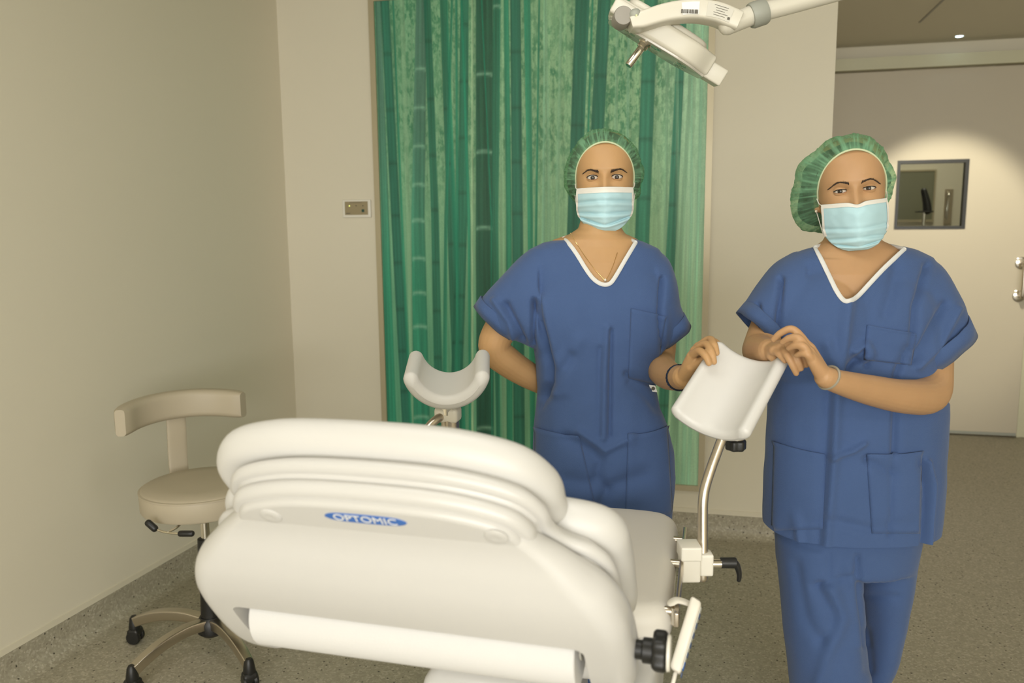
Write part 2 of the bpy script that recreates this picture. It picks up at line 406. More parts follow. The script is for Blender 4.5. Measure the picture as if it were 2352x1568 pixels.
hx = 1.888; hd = part('handle', tube([(hx, dy0-.004, 1.118), (hx, dy0-.05, 1.118), (hx, dy0-.062, 1.10), (hx, dy0-.062, .93), (hx, dy0-.05, .912), (hx, dy0-.004, .912)], .0125, 16, 6), M['steel'], dr, label='curved steel pull handle')
for z in (1.118, .912): part('rosette', lathe([(0, 0), (.037, 0), (.037, .006), (.032, .009), (.014, .010), (0, .010)], (hx, dy0, z), (0, -1, 0)), M['chrome'], hd)
part('bottom_rail', box(DX0, DX1-.004, dy0-.004, dy0, .012, .03), M['grey2'], dr, smooth=False)
S('trim_1', join([box(XE, 3.1, YD-.075, YD, DZ+.012, DZ+.024), box(XE, 3.1, YD-.072, YD, DZ+.024, DZ+.085)]), M['doorframe'])      # rail cover over the door
S('trim_2', join([box(DX1+.006, DX1+.022, YD-.03, YD, 0, DZ+.01), box(DX1+.024, DX1+.075, YD-.02, YD, 0, DZ+.01)]), M['doorframe'])
# ceiling joint and downlight in the passage
S('trim_3', box(1.093, 1.104, 4.2, 5.15, ZC-.003, ZC), M['grey'])
dlg = thing('downlight', (1.32, 4.30, ZC), 'recessed ceiling downlight in the passage that lights the sliding door', 'light')
part('ring', lathe([(.06, 0), (.08, 0), (.08, -.006), (.06, -.004), (.06, 0)], (1.32, 4.30, ZC), n=32), M['white_pl'], dlg)
part('lens', lathe([(0, -.001), (.058, -.001), (.056, -.005), (0, -.006)], (1.32, 4.30, ZC), n=28), M['ledw'], dlg)
sd = thing('ceiling_sensor', (1.415, 5.585, ZC), 'small ceiling sensor glowing cool white above the sliding door', 'sensor')
part('ring', lathe([(.022, 0), (.03, 0), (.03, -.006), (.022, -.004), (.022, 0)], (1.415, 5.585, ZC), n=28), M['ceiling'], sd)
part('lens', lathe([(0, -.001), (.020, -.001), (.018, -.0055), (0, -.007)], (1.415, 5.585, ZC), n=28), M['ledw'], sd)

# what stands beyond the door, seen through its window
YF = 7.6
S('wall_far', box(.3, 3.4, YF, YF+.1, 0, ZC), M['wall'])
def on(x, y, Y=YF): return on_y(x, y, Y)
a, b_ = on(2010, 396), on(2139, 504)
nb = thing('notice_board', (a[0], YF, b_[2]), 'grey-green board on the far wall, seen through the door window', 'board')
part('board', box(a[0], b_[0], YF-.02, YF, b_[2], a[2]), M['board'], nb, smooth=False)
part('frame', join([box(a[0], b_[0]+.012, YF-.026, YF, a[2], a[2]+.014), box(b_[0], b_[0]+.012, YF-.026, YF, b_[2], a[2]), box(a[0], b_[0]+.012, YF-.026, YF, b_[2]-.02, b_[2])]), M['alu'], nb, smooth=False)
YS = 6.9
c0 = on(2124, 470, YS); base = (c0[0], YS, 0)
ms = thing('equipment_stand', base, 'dark device on a thin upright stand behind the door window', 'stand')
p0, p1 = on(2122, 438, YS), on(2130, 483, YS)
part('device', tube([p0, p0*.45+p1*.55+[.004, 0, 0], p1], [.028, .036, .04], 12, 4, flat=.8), M['black'], ms)
t0 = on(2123, 486, YS); part('tray', rbox(t0, .055, .05, .005, .003), M['black'], ms)
part('pole', lathe([(.011, 0), (.011, t0[2])], (c0[0], YS, 0), n=14), M['steel'], ms)
part('base', lathe([(0, 0), (.16, 0), (.15, .025), (.02, .04), (0, .04)], (c0[0], YS, 0)), M['black'], ms)
q0, q1 = on(2180, 434), on(2172, 514)
sb = thing('grab_bar', (q1[0], YF, q1[2]), 'steel grab bar on the far wall, seen through the door window', 'bar')
part('plate', box(min(q0[0], q1[0])-.022, max(q0[0], q1[0])+.03, YF-.012, YF, q1[2], q0[2]), M['steel'], sb, smooth=False)
part('rail', tube([(q0[0]-.0, YF-.005, q0[2]-.03), (q0[0]-.012, YF-.05, q0[2]-.05), (q1[0]-.012, YF-.05, q1[2]+.05), (q1[0]-.0, YF-.005, q1[2]+.03)], .011, 10, 5), M['chrome'], sb)
area('far_room_fill_light', (1.6, 6.7, 2.45), (1.6, 6.7, 0), .6, .6, 9, (1, .92, .74))  # added fill so that things behind the door window are lit
o = thing('added_fill_panel', (1.6, 6.7, ZC), 'added square fill panel on the ceiling beyond the sliding door', 'light')  # invented fitting for the added far room fill
part('housing', box(1.28, 1.92, 6.38, 7.02, ZC-.02, ZC), M['white_pl'], o, smooth=False)
for (x, y, lab) in ((-.45, 1.15, 'added rectangular fill panel on the ceiling above the examination chair'), (.5, -1.4, 'added rectangular fill panel on the ceiling behind the photographer'), (2.3, 3.1, 'added rectangular fill panel over the passage to the sliding door')):
    o = thing('added_fill_panel', (x, y, ZC), lab, 'light')  # invented fittings for the added fill lights, out of view
    part('housing', box(x-.6, x+.6, y-.3, y+.3, ZC-.018, ZC), M['white_pl'], o, smooth=False)

# ------------------------------------------------------------------ bamboo panel (a flat print) in its frame
PX0, PX1, PZ0, PZ1 = -1.495, -.0275, .232, 2.385
PY = YB-.012
STALKS = [ # px x at y=0, y=500, y=1000, width top, width bottom, tone, node rows (px), bright nodes?
 (870, 887, 903, 13, 22, 'grey', [], 0), (886, 911, 938, 20, 22, 'dark', [125, 253, 375, 495, 603, 709, 805, 897], 0),
 (925, 940, 952, 10, 10, 'lite', [], 0), (970, 962, 971, 24, 38, 'grey', [158, 247, 335, 423, 505, 592, 671, 748, 830, 955], 1),
 (983, 1001, 1011, 16, 20, 'mid2', [95, 228, 357, 482, 602, 713, 820], 0),
 (1018, 1038, 1058, 12, 26, 'mid2', [250, 376, 560], 0), (1027, 1046, 1066, 6, 12, 'mid', [], 0), (1069, 1064, 1046, 19, 28, 'mid2', [57, 187, 317, 443, 562, 679, 785], 0),
 (1062, 1079, 1083, 6, 9, 'mid', [], 0), (1086, 1086, 1087, 4, 5, 'lite2', [], 0),
 (1114, 1114, 1116, 39, 40, 'deep', [170, 348, 522, 980], 1), (1143, 1139, 1146, 19, 10, 'mid2', [15], 1),
 (1155, 1154, 1160, 6, 10, 'lite', [], 0), (1164, 1170, 1172, 12, 14, 'mid', [], 0), (1185, 1190, 1194, 24, 26, 'dark', [120, 248, 372, 490, 610, 730, 850, 955], 0),
 (1212, 1219, 1224, 16, 10, 'mid', [], 0), (1240, 1233, 1226, 4, 8, 'mid', [], 0),
 (1339, 1320, 1302, 33, 30, 'dark', [288, 420, 600], 0), (1362, 1345, 1330, 5, 7, 'mid', [], 0), (1389, 1362, 1340, 30, 30, 'dark', [175, 330, 500], 0),
 (1496, 1477, 1460, 32, 34, 'dark2', [188, 320, 455, 610, 760], 0), (1535, 1529, 1524, 7, 9, 'pale', [], 0),
 (1570, 1545, 1521, 19, 24, 'dark2', [190, 352, 470, 640, 800, 930], 0), (1597, 1568, 1545, 9, 12, 'pale', [], 0), (1556, 1556, 1556, 5, 10, 'pale', [], 0),
 (1615, 1604, 1585, 7, 9, 'pale2', [], 0), (1590, 1588, 1572, 4, 10, 'pale2', [], 0), (1290, 1280, 1268, 6, 12, 'pale', [], 0), (1420, 1412, 1400, 6, 12, 'pale', [], 0), (1445, 1440, 1436, 5, 10, 'pale2', [], 0),
 (1040, 1026, 1022, 5, 10, 'mid', [], 0), (905, 925, 946, 4, 8, 'mid', [], 0), (1255, 1262, 1256, 5, 14, 'pale', [], 0), (1050, 1052, 1052, 6, 8, 'mid', [], 0), (1252, 1250, 1246, 3, 12, 'pale2', [], 0), (1108, 1130, 1132, 3, 4, 'mid', [], 0)]
def s2l(c): return np.where(np.asarray(c) <= .04045, np.asarray(c)/12.92, ((np.asarray(c)+.055)/1.055)**2.4)
TONE = {k: s2l(np.array(v)/255) for k, v in {'dark': (38, 100, 76), 'dark2': (52, 120, 90), 'deep': (32, 80, 58), 'mid': (46, 128, 92), 'mid2': (42, 110, 80), 'grey': (82, 118, 94), 'lite': (140, 172, 126), 'lite2': (168, 192, 140), 'pale': (126, 160, 120), 'pale2': (140, 182, 140)}.items()}
def bamboo_print():
    nx, nz = 500, 230
    xs, zs = np.linspace(PX0, PX1, nx), np.linspace(PZ0, PZ1, nz)
    X, Z = np.meshgrid(xs, zs)
    pix = proj(np.stack([X, np.full_like(X, YB), Z], -1).reshape(-1, 3)); px, py = pix[:, 0].reshape(X.shape), pix[:, 1].reshape(X.shape)
    bg = s2l(np.array([146, 176, 126])/255)*np.ones(X.shape+(3,))
    # foliage mass of the picture: darker green towards the upper left, pale at the right
    g = np.clip(1-(px-860)/420, 0, 1)[..., None]; bg = bg*(1-.45*g)+s2l(np.array([70, 140, 104])/255)*.45*g
    low = np.clip((py-450)/350, 0, 1)[..., None]*np.clip((1330-px)/140, 0, 1)[..., None]
    bg = bg*(1-.55*low)+s2l(np.array([62, 142, 104])/255)*.55*low
    rgt = np.clip((px-1480)/100, 0, 1)[..., None]; bg = bg*(1-rgt)+s2l(np.array([168, 196, 150])/255)*rgt
    col = bg.copy(); leaf = np.ones(X.shape)*.8
    leaf *= np.clip((560-py)/260, 0.03, 1); leaf *= np.clip((1600-px)/90, .25, 1)
    for k, (x0, x5, x10, w0, w1, tone, nodes, hi) in enumerate(STALKS):
        cx = np.interp(py, [0, 500, 1000, 1120], [x0, x5, x10, x10+.24*(x10-x5)]); wd = w0+(w1-w0)*np.clip(py/1000, 0, 1)
        t = (px-cx)/(wd/2); msk = np.clip((1-np.abs(t))*wd/2/1.6+.5, 0, 1)
        c = TONE[tone]*np.ones(X.shape+(3,))
        sh = 1+.16*np.sin(t*2.3+.6+k)-.10*np.sin(t*9+k*2); 
        c = c*sh[..., None]
        if tone == 'grey':   # turns greener towards the foot
            q = np.clip((py-250)/400, 0, 1)[..., None]; c = c*(1-q)+TONE['mid']*1.05*q*sh[..., None]
        if wd.mean() > 14:
            c *= (1-.16*np.clip((np.abs(t)-.72)/.28, 0, 1))[..., None]
        for ny in nodes:
            yy = py-ny-3.5*t*t*(1 if hi else .3)
            if hi: c = c+np.exp(-(yy/3.6)**2)[..., None]*(s2l(np.array([150, 190, 150])/255)-c)*.55*(np.abs(t) < .95)[..., None]
            else: c = c*(1-.38*np.exp(-(yy/4.5)**2))[..., None]
        a = msk*(.9 if tone not in ('pale', 'pale2', 'lite') else .6)
        col = col*(1-a[..., None])+c*a[..., None]; leaf = leaf*(1-a*.93)
    V = np.stack([X, np.full_like(X, PY), Z], -1).reshape(-1, 3)
    Fc = [(i*nx+j, i*nx+j+1, (i+1)*nx+j+1, (i+1)*nx+j) for i in range(nz-1) for j in range(nx-1)]
    return V, Fc, np.clip(col, 0, 1).reshape(-1, 3), leaf.reshape(-1)
def print_material():
    m = bpy.data.materials.new('bamboo_print'); m.use_nodes = True; nt = m.node_tree; b = nt.nodes['Principled BSDF']
    b.inputs['Roughness'].default_value = .55; b.inputs['Specular IOR Level'].default_value = .3
    ac = nt.nodes.new('ShaderNodeAttribute'); ac.attribute_name = 'print'; al = nt.nodes.new('ShaderNodeAttribute'); al.attribute_name = 'leaf'
    tc = nt.nodes.new('ShaderNodeTexCoord')
    def nz(scale, st, det=6, dist=0.0):
        mp = nt.nodes.new('ShaderNodeMapping'); mp.inputs['Scale'].default_value = st; nt.links.new(tc.outputs['Object'], mp.inputs[0])
        n = nt.nodes.new('ShaderNodeTexNoise'); n.inputs['Scale'].default_value = scale; n.inputs['Detail'].default_value = det; n.inputs['Distortion'].default_value = dist; n.inputs['Roughness'].default_value = .62
        nt.links.new(mp.outputs[0], n.inputs[0]); return n
    def mr(s, a, b_, c, d):
        q = nt.nodes.new('ShaderNodeMapRange'); nt.links.new(s, q.inputs[0])
        for i, v in zip((1, 2, 3, 4), (a, b_, c, d)): q.inputs[i].default_value = v
        return q.outputs[0]
    def mul(a, b_):
        q = nt.nodes.new('ShaderNodeMath'); q.operation = 'MULTIPLY'; nt.links.new(a, q.inputs[0])
        if isinstance(b_, float): q.inputs[1].default_value = b_
        else: nt.links.new(b_, q.inputs[1])
        return q.outputs[0]
    lf = mul(mr(nz(42, (1.5, 1, .7), 12, .1).outputs[0], .44, .57, 0, 1), mr(nz(3.4, (1, 1, .9), 3).outputs[0], .34, .54, .25, 1))
    fac = mul(mul(lf, al.outputs['Fac']), .95)
    mx = nt.nodes.new('ShaderNodeMixRGB'); nt.links.new(fac, mx.inputs[0]); nt.links.new(ac.outputs['Color'], mx.inputs[1]); mx.inputs[2].default_value = (*s2l(np.array([50, 128, 92])/255), 1)
    st = mr(nz(60, (1, 1, .03), 4).outputs[0], .25, .75, .74, 1.26)
    gr = mr(nz(240, (1, 1, .7), 3).outputs[0], .2, .8, .86, 1.14)
    hs = nt.nodes.new('ShaderNodeMixRGB'); hs.blend_type = 'MULTIPLY'; hs.inputs[0].default_value = 1
    cb = nt.nodes.new('ShaderNodeCombineColor'); k = mul(st, gr)
    for i in range(3): nt.links.new(k, cb.inputs[i])
    nt.links.new(mx.outputs[0], hs.inputs[1]); nt.links.new(cb.outputs[0], hs.inputs[2]); nt.links.new(hs.outputs[0], b.inputs['Base Color'])
    return m
pn = thing('bamboo_panel', (.5*(PX0+PX1), YB, .205), 'tall framed wall panel printed with green bamboo stalks', 'wall panel')
V, Fc, pc, lf = bamboo_print()
sh = part('print', (V, Fc), print_material(), pn, smooth=False, angle=None, label='green bamboo forest print')
ca = sh.data.color_attributes.new('print', 'FLOAT_COLOR', 'POINT'); ca.data.foreach_set('color', np.hstack([pc*np.array([1.06, 1.22, 1.46]), np.ones((len(pc), 1))]).astype(np.float32).ravel())
la = sh.data.attributes.new('leaf', 'FLOAT', 'POINT'); la.data.foreach_set('value', lf.astype(np.float32))
part('backing', box(PX0, PX1, PY+.001, YB, PZ0, PZ1), M['grey2'], pn, smooth=False)
fw_ = .026
for nm, b4 in (('frame_side', (PX0-fw_, PX0, PZ0-fw_, PZ1+fw_)), ('frame_side', (PX1, PX1+fw_, PZ0-fw_, PZ1+fw_)), ('frame_rail', (PX0, PX1, PZ1, PZ1+fw_)), ('frame_rail', (PX0, PX1, PZ0-fw_, PZ0))):
    part(nm, box(b4[0], b4[1], YB-.022, YB, b4[2], b4[3]), M['alu'], pn, smooth=False)

# wall controller left of the panel
tx0, tx1, tz0, tz1 = -1.688, -1.546, 1.428, 1.510
tcx, tcz = (tx0+tx1)/2, (tz0+tz1)/2
ctl = thing('wall_controller', (tcx, YB, tz0), 'small white wall controller with brown face and tiny lamps', 'controller')
part('surround', rbox((tcx, YB-.006, tcz), (tx1-tx0)/2, (tz1-tz0)/2, .006, .003, (1, 0, 0), (0, 0, 1), (0, -1, 0)), M['white_pl'], ctl)
part('face', rbox((tcx, YB-.0125, tcz+.002), .058, .031, .0015, .001, (1, 0, 0), (0, 0, 1), (0, -1, 0)), M['controller'], ctl)
fy = YB-.0142
for i, (x, m) in enumerate(((-.034, M['ledg']), (0, M['ink']), (.034, M['ink']))): part('indicator', lathe([(0, 0), (.0028, 0), (.002, .0015), (0, .002)], (tcx+x, fy, tcz+.013), (0, -1, 0), 12), m, ctl)
part('button', rbox((tcx+.034, fy-.001, tcz-.010), .0065, .0065, .0012, .0008, (1, 0, 0), (0, 0, 1), (0, -1, 0)), mat('green_key', (.02, .07, .05), .4), ctl)
for q_ in ([box(tcx-.032+i*.0062, tcx-.0275+i*.0062, fy-.0004, fy, tcz+.0265, tcz+.0285) for i in range(10)], [box(tcx-.051+i*.004, tcx-.048+i*.004, fy-.0004, fy, tcz-.0235, tcz-.0195) for i in range(5)]):
    o = part('lettering', join(q_), M['ink'], ctl, smooth=False); o['kind'] = 'stuff'

# ------------------------------------------------------------------ stool
SC = np.array([-1.572, 2.235, 0.])
st = thing('swivel_stool', SC, 'beige round swivel stool with curved half backrest beside the left wall', 'stool')
def zc(z): return SC+np.array([0, 0, z])
part('seat', lathe([(0, .505), (.17, .505), (.183, .508), (.187, .515), (.188, .566), (.186, .573), (.176, .581), (.12, .586), (0, .588)], SC, n=56), M['beige'], st)
part('welt', lathe([(.186, .5685), (.1895, .570), (.1895, .5735), (.185, .575)], SC, n=56), M['beige'], st)
part('seat_plate', lathe([(0, .478), (.10, .478), (.12, .49), (.12, .505), (0, .505)], SC), M['grey'], st)
fr_, ff_ = np.array([math.cos(YAW), math.sin(YAW), 0]), np.array([-math.sin(YAW), math.cos(YAW), 0])
# curved padded backrest, a bar of rounded section swept on an arc
rings = []
angs = np.linspace(rad(187), rad(72), 30)
for i, a in enumerate(angs):
    e = fr_*math.cos(a)+ff_*math.sin(a)
    edge = min(i, len(angs)-1-i); k = (0.55, .85, .96)[edge] if edge < 3 else 1
    c = SC+e*.235+np.array([0, 0, .785+.012*math.sin((a-rad(72))/rad(115)*math.pi)])
    o = rrect(.028*k, .047*(.8+.2*k), .02*k, 5)
    rings.append(c+np.outer(o[:, 0], e)+np.outer(o[:, 1], [0, 0, 1]))
part('backrest', loft(rings), M['beige'], st)
ea = fr_*math.cos(rad(128))+ff_*math.sin(rad(128)); eb = np.cross([0, 0, 1], ea)
rr = []
for q, z in ((.10, .487), (.17, .486), (.215, .495), (.245, .54), (.252, .62), (.245, .70), (.24, .79)):
    rr.append((SC+ea*q+np.array([0, 0, z])))
pc_ = crom(rr, 5); T = np.gradient(pc_, axis=0); T /= np.linalg.norm(T, axis=1)[:, None]
part('back_support', loft([sring(c, eb*.032, np.cross(t, eb)*.007, 20, 4) for c, t in zip(pc_, T)]), M['beige'], st)
part('gas_rod', lathe([(.014, .37), (.014, .49)], SC, n=20), M['chrome'], st)
part('rod_collar', lathe([(.0, .47), (.02, .47), (.024, .48), (0, .48)], SC, n=20), M['grey'], st)
part('column_cover', lathe([(.0, .10), (.030, .10), (.031, .12), (.028, .20), (.034, .288), (.034, .298), (.027, .301), (.026, .37), (.025, .393), (.016, .395), (0, .395)], SC, n=28), M['black'], st)
part('hub', lathe([(0, .062), (.03, .062), (.044, .075), (.046, .11), (.034, .128), (0, .128)], SC, n=28), M['black'], st)
for k in range(5):
    a = rad(181+72*k); e = np.array([math.cos(a), math.sin(a), 0]); f = np.array([-e[1], e[0], 0])
    cl = crom([SC+e*q+np.array([0, 0, z]) for q, z in ((.03, .108), (.10, .118), (.18, .112), (.24, .096), (.285, .078))], 5)
    T = np.gradient(cl, axis=0); T /= np.linalg.norm(T, axis=1)[:, None]
    part('leg', loft([sring(c, f*(.018-.004*i/len(cl)), np.cross(t, f)*.017, 24, 9) for i, (c, t) in enumerate(zip(cl, T))]), M['steel'], st, angle=28)
    ce = SC+e*.292; cf = nrm(f+e*random.uniform(-.5, .5))
    cst = part('caster', lathe([(0, .046), (.017, .046), (.019, .056), (.014, .088), (.009, .096), (0, .097)], ce, n=18), M['black'], st)
    for s in (-1, 1): part('wheel', lathe([(0, -.009), (.016, -.009), (.023, -.005), (.0245, .003), (.021, .009), (0, .010)], ce+cf*.0135*s+np.array([0, 0, .0245]), cf*s, 22), M['black'], cst)
    part('hood', pillow(rrect(.02, .016, .012), -.022, .022, .008, frame(ce+np.array([0, 0, .038]), np.cross(cf, [0, 0, 1]), (0, 0, 1), cf)), M['black'], cst)
# height levers of bent wire with black grips
lv = [P(352, 1212, 2.42), P(372, 1220, 2.42), P(395, 1224, 2.42), P(425, 1225, 2.42)]
l1 = part('lever', tube(lv, .0035, 10, 5), M['chrome'], st)
part('grip', tube([P(340, 1200, 2.42), P(356, 1214, 2.42)], .0105, 14, 3), M['black'], l1); part('grip', tube([P(414, 1225, 2.42), P(441, 1225, 2.42)], .0092, 14, 3), M['black'], l1)
part('lever_arm', tube([P(386, 1222, 2.42), P(412, 1206, 2.48), zc(.482)+fr_*-.05], .0035, 10, 4), M['chrome'], l1)

# ------------------------------------------------------------------ examination chair
AX, LEAN = rad(1.5), rad(38)
CA = np.array([math.sin(AX), math.cos(AX), 0]); CB = np.array([math.cos(AX), -math.sin(AX), 0]); Zv = np.array([0, 0, 1.])
CUv = -CA*math.sin(LEAN)+Zv*math.cos(LEAN); CN = CA*math.cos(LEAN)+Zv*math.sin(LEAN)
T0 = P(836, 1150, 1.02)
CH = frame(T0, CB, -CUv, CN)
def ch(w_, s, t): return T0+CB*w_-CUv*s+CN*t
CXY = T0+CA*.42; CXY[2] = 0
ec = thing('examination_chair', CXY, 'white gynaecological examination chair with padded backrest, leg cups and paper roll slot', 'examination chair')
def mirror(h): h = np.array(h); return np.vstack([h, (h*[-1, 1])[::-1]])
def outl(h, sub=6): return closed_curve(mirror(h), sub)
HEADO = outl([(.06, -.040), (.14, -.032), (.21, -.006), (.246, .04), (.252, .085), (.240, .122), (.14, .130), (.05, .132)])+np.array([-.020, 0])
SHO = outl([(.06, .10), (.19, .105), (.27, .118), (.305, .150), (.312, .20), (.312, .30), (.305, .37), (.26, .395), (.1, .398)])
TO = outl([(.06, -.032), (.135, -.022), (.195, .002), (.222, .038), (.226, .072), (.242, .10), (.276, .122), (.297, .16), (.302, .24), (.298, .36), (.26, .388), (.1, .39)])
part('head_cushion', pillow(HEADO, .050, .108, .028, CH, .004, 7), M['uphol'], ec)
part('back_cushion', pillow(SHO, .050, .112, .030, CH, .004, 7), M['uphol'], ec)
sh1 = part('back_shell', pillow(inset(TO, .012), .016, .054, .012, CH, 0, 5), M['shell'], ec)
part('shell_ridge', pillow(inset(TO, .000), .022, .042, .0098, CH, 0, 5), M['shell'], ec)
part('shell_ridge', pillow(inset(TO, .014), -.004, .020, .0115, CH, 0, 5), M['shell'], ec)
# rear housing with the slot for the paper roll
rows = [(.030, .172, -.007), (.042, .192, -.0115), (.056, .207, -.0145), (.070, .222, -.018), (.088, .243, -.025), (.113, .270, -.038), (.142, .298, -.050), (.175, .314, -.058), (.21, .321, -.062), (.26, .324, -.064), (.31, .324, -.064), (.355, .320, -.060), (.395, .308, -.048), (.425, .286, -.026), (.438, .262, -.004)]
def hring(s, hw, tr, tf=.02, n=64):
    r = min(.032, (tf-tr)*.7); o = rrect(hw, (tf-tr)/2, min(r, (tf-tr)/2*.98), 8)
    return CH(o[:, 0], np.full(len(o), s), o[:, 1]+(tf+tr)/2)
rc = crom([np.array(r) for r in rows], 4)
part('rear_plate', pillow(inset(TO, .028), -.0135, .004, .009, CH, 0, 5), M['shell'], ec)
SLOT = .218
slot_cut = pillow(rrect(.262, .16, .016, 5), -.30, .004, .0005, frame(ch(0, SLOT+.16, 0), CB, -CUv, CN), k=2)
part('rear_housing', bool_diff(loft([hring(*r) for r in rc]), slot_cut), M['shell'], ec, angle=35, label='moulded rear shell with paper roll slot')
for x in (-.135, .172):
    part('screw_cap', lathe([(0, 0), (.0155, 0), (.015, .0015), (.011, .0035), (.005, .0024), (0, .0024)], ch(x-.004, .034, -.0133), -CN, 28), M['shell'], ec)
# blue maker's plate
lc = ch(.0, .020, -.0134)
lb = part('maker_label', pillow(closed_curve(np.array([(-.056, 0), (-.045, .0075), (-.02, .0095), (.02, .0095), (.045, .0075), (.056, 0), (.045, -.0075), (.02, -.0095), (-.02, -.0095), (-.045, -.0075)]), 4), 0, .0012, .0004, frame(lc, CB, CUv, -CN)), M['blue_logo'], ec, label='blue oval maker label with white lettering')
part('lettering', text_mesh('OPTOMIC', .0195, .0006, lc-CN*.0013, CB, CUv, -CN), M['white_ink'], lb, smooth=False, angle=None)
# black star knob on the side
kc = ch(.324, .268, -.030)
part('knob_shaft', lathe([(.013, 0), (.013, .008), (.017, .010), (.017, .024), (0, .024)], kc, CB, 20), M['black'], ec)
ka = np.linspace(0, 2*math.pi, 60, endpoint=False); kr = .0255+.0035*np.cos(5*ka)
kb = nrm(np.cross(CB, CUv)); 
kn = part('star_knob', pillow(np.stack([kr*np.cos(ka), kr*np.sin(ka)], 1), 0, .02, .006, frame(kc+CB*.022, CUv, kb, CB)), M['black'], ec, label='black star-shaped clamping knob')
part('knob_cap', lathe([(0, 0), (.024, 0), (.023, .004), (0, .005)], kc+CB*.042, CB, 28), M['white_pl'], kn)
# paper roll
prb = ch(0, SLOT+.074, -.024)
pr = solo('paper_roll', lathe([(.0, -.245), (.02, -.245), (.021, -.246), (.055, -.246), (.0565, -.2445), (.0565, .2445), (.055, .246), (.021, .246), (.02, .245), (0, .245)], prb, CB, 56), M['paper'], prb, 'roll of white couch paper in the slot behind the chair back', 'paper roll')
for s in (-1, 1): part('roll_core', lathe([(.014, 0), (.020, 0), (.020, .003), (.014, .003), (.014, 0)], prb+CB*(s*.246-(.003 if s < 0 else 0)), CB, 24), M['label_grey'], pr)
part('roll_rod', lathe([(.008, -.262), (.008, .262)], prb, CB, 14), M['steel'], ec)
# seat
seat_c = on_z(1553, 1290, .735); seat_c = np.array([seat_c[0], 0, 0])
SX1 = -.052; SX0 = SX1-.60; sx = (SX0+SX1)/2
so = outl([(.12, 1.825), (.24, 1.82), (.288, 1.79), (.30, 1.73), (.302, 1.60), (.302, 1.42), (.295, 1.33), (.2, 1.305), (.08, 1.30)])
part('seat_cushion', pillow(so, .675, .752, .032, lambda a, b, t: np.stack([sx+a, b, t], 1), .004, 7), M['uphol2'], ec)
part('seat_pan', pillow(inset(so, .025), .60, .682, .015, lambda a, b, t: np.stack([sx+a, b, t], 1)), M['shell'], ec)
part('hinge_cover', loft([sring((sx, 1.30+.10*k, .62+.02*k), (.11, 0, 0), (0, 0, .05), 40, 5) for k in np.linspace(0, 1, 4)]), M['shell'], ec)
part('side_cover', loft([sring((SX1-.035, y, .60), (.022, 0, 0), (0, 0, hz), 28, 5) for y, hz in ((1.10, .08), (1.2, .11), (1.35, .10), (1.5, .06))]), M['shell'], ec)
part('lift_column', rbox((sx, 1.42, .33), .13, .16, .28, .03), M['shell'], ec)
part('base_plate', rbox((sx, 1.42, .03), .27, .42, .03, .028), M['shell'], ec)
# steel side rail, clamp, bent pole and right leg cup
ra, rb = P(1574, 1222, 1.76), P(1553, 1425, 1.37)
rd = nrm(rb-ra); rw = nrm(np.cross(rd, Zv)); ru = np.cross(rw, rd)
part('side_rail', rbox((ra+rb)/2, np.linalg.norm(rb-ra)/2, .0125, .004, .002, rd, ru, rw), M['steel'], ec)
for f in (.12, .42, .92):
    c = ra+(rb-ra)*f; part('rail_spacer', lathe([(.008, -.022), (.008, .0)], c, CB, 14), M['steel'], ec)
D = 1.60
cb_ = part('rail_clamp', rbox(P(1583, 1289, D), .0185, .035, .022, .004, nrm(CR*[1, 1, 0]), Zv, nrm(np.cross(CR*[1, 1, 0], Zv))), M['white_pl'], ec)
part('clamp_cover', rbox(P(1583, 1263, D-.01), .020, .014, .024, .003, nrm(CR*[1, 1, 0]), Zv, nrm(np.cross(CR*[1, 1, 0], Zv))), M['white_pl'], cb_)
part('clamp_bolt', lathe([(.006, -.012), (.006, .03)], P(1600, 1291, D), CR, 12), M['chrome'], cb_)
pole_r = .0098
part('cup_pole', tube([P(1614, 1328, D), P(1614, 1260, D), P(1614, 1190, D), P(1615, 1150, D), P(1620, 1118, D+.003), P(1633, 1076, D+.008), P(1648, 1035, D+.015), P(1663, 995, D+.022)], pole_r, 20, 6), M['steel'], ec, label='bent brushed steel tube')
pcl = part('pole_clamp', rbox(P(1620, 1292, D), .013, .022, .016, .004, nrm(CR*[1, 1, 0]), Zv, nrm(np.cross(CR*[1, 1, 0], Zv))), M['white_pl'], ec)
part('clamp_screw', lathe([(.0085, 0), (.0085, .028), (.009, .028), (.009, .03), (0, .03)], P(1631, 1294, D), CR, 18), M['chrome'], pcl)
lvc = P(1656, 1292, D)
part('clamp_lever', join([lathe([(.0, 0), (.0105, 0), (.0108, .028), (.009, .03), (0, .03)], lvc, CR, 18), tube([P(1672, 1290, D), P(1688, 1293, D), P(1695, 1305, D), P(1698, 1320, D), P(1697, 1331, D)], [.010, .010, .0085, .007, .006], 12, 5, flat=.7)]), M['black'], pcl, label='black ratchet lever')

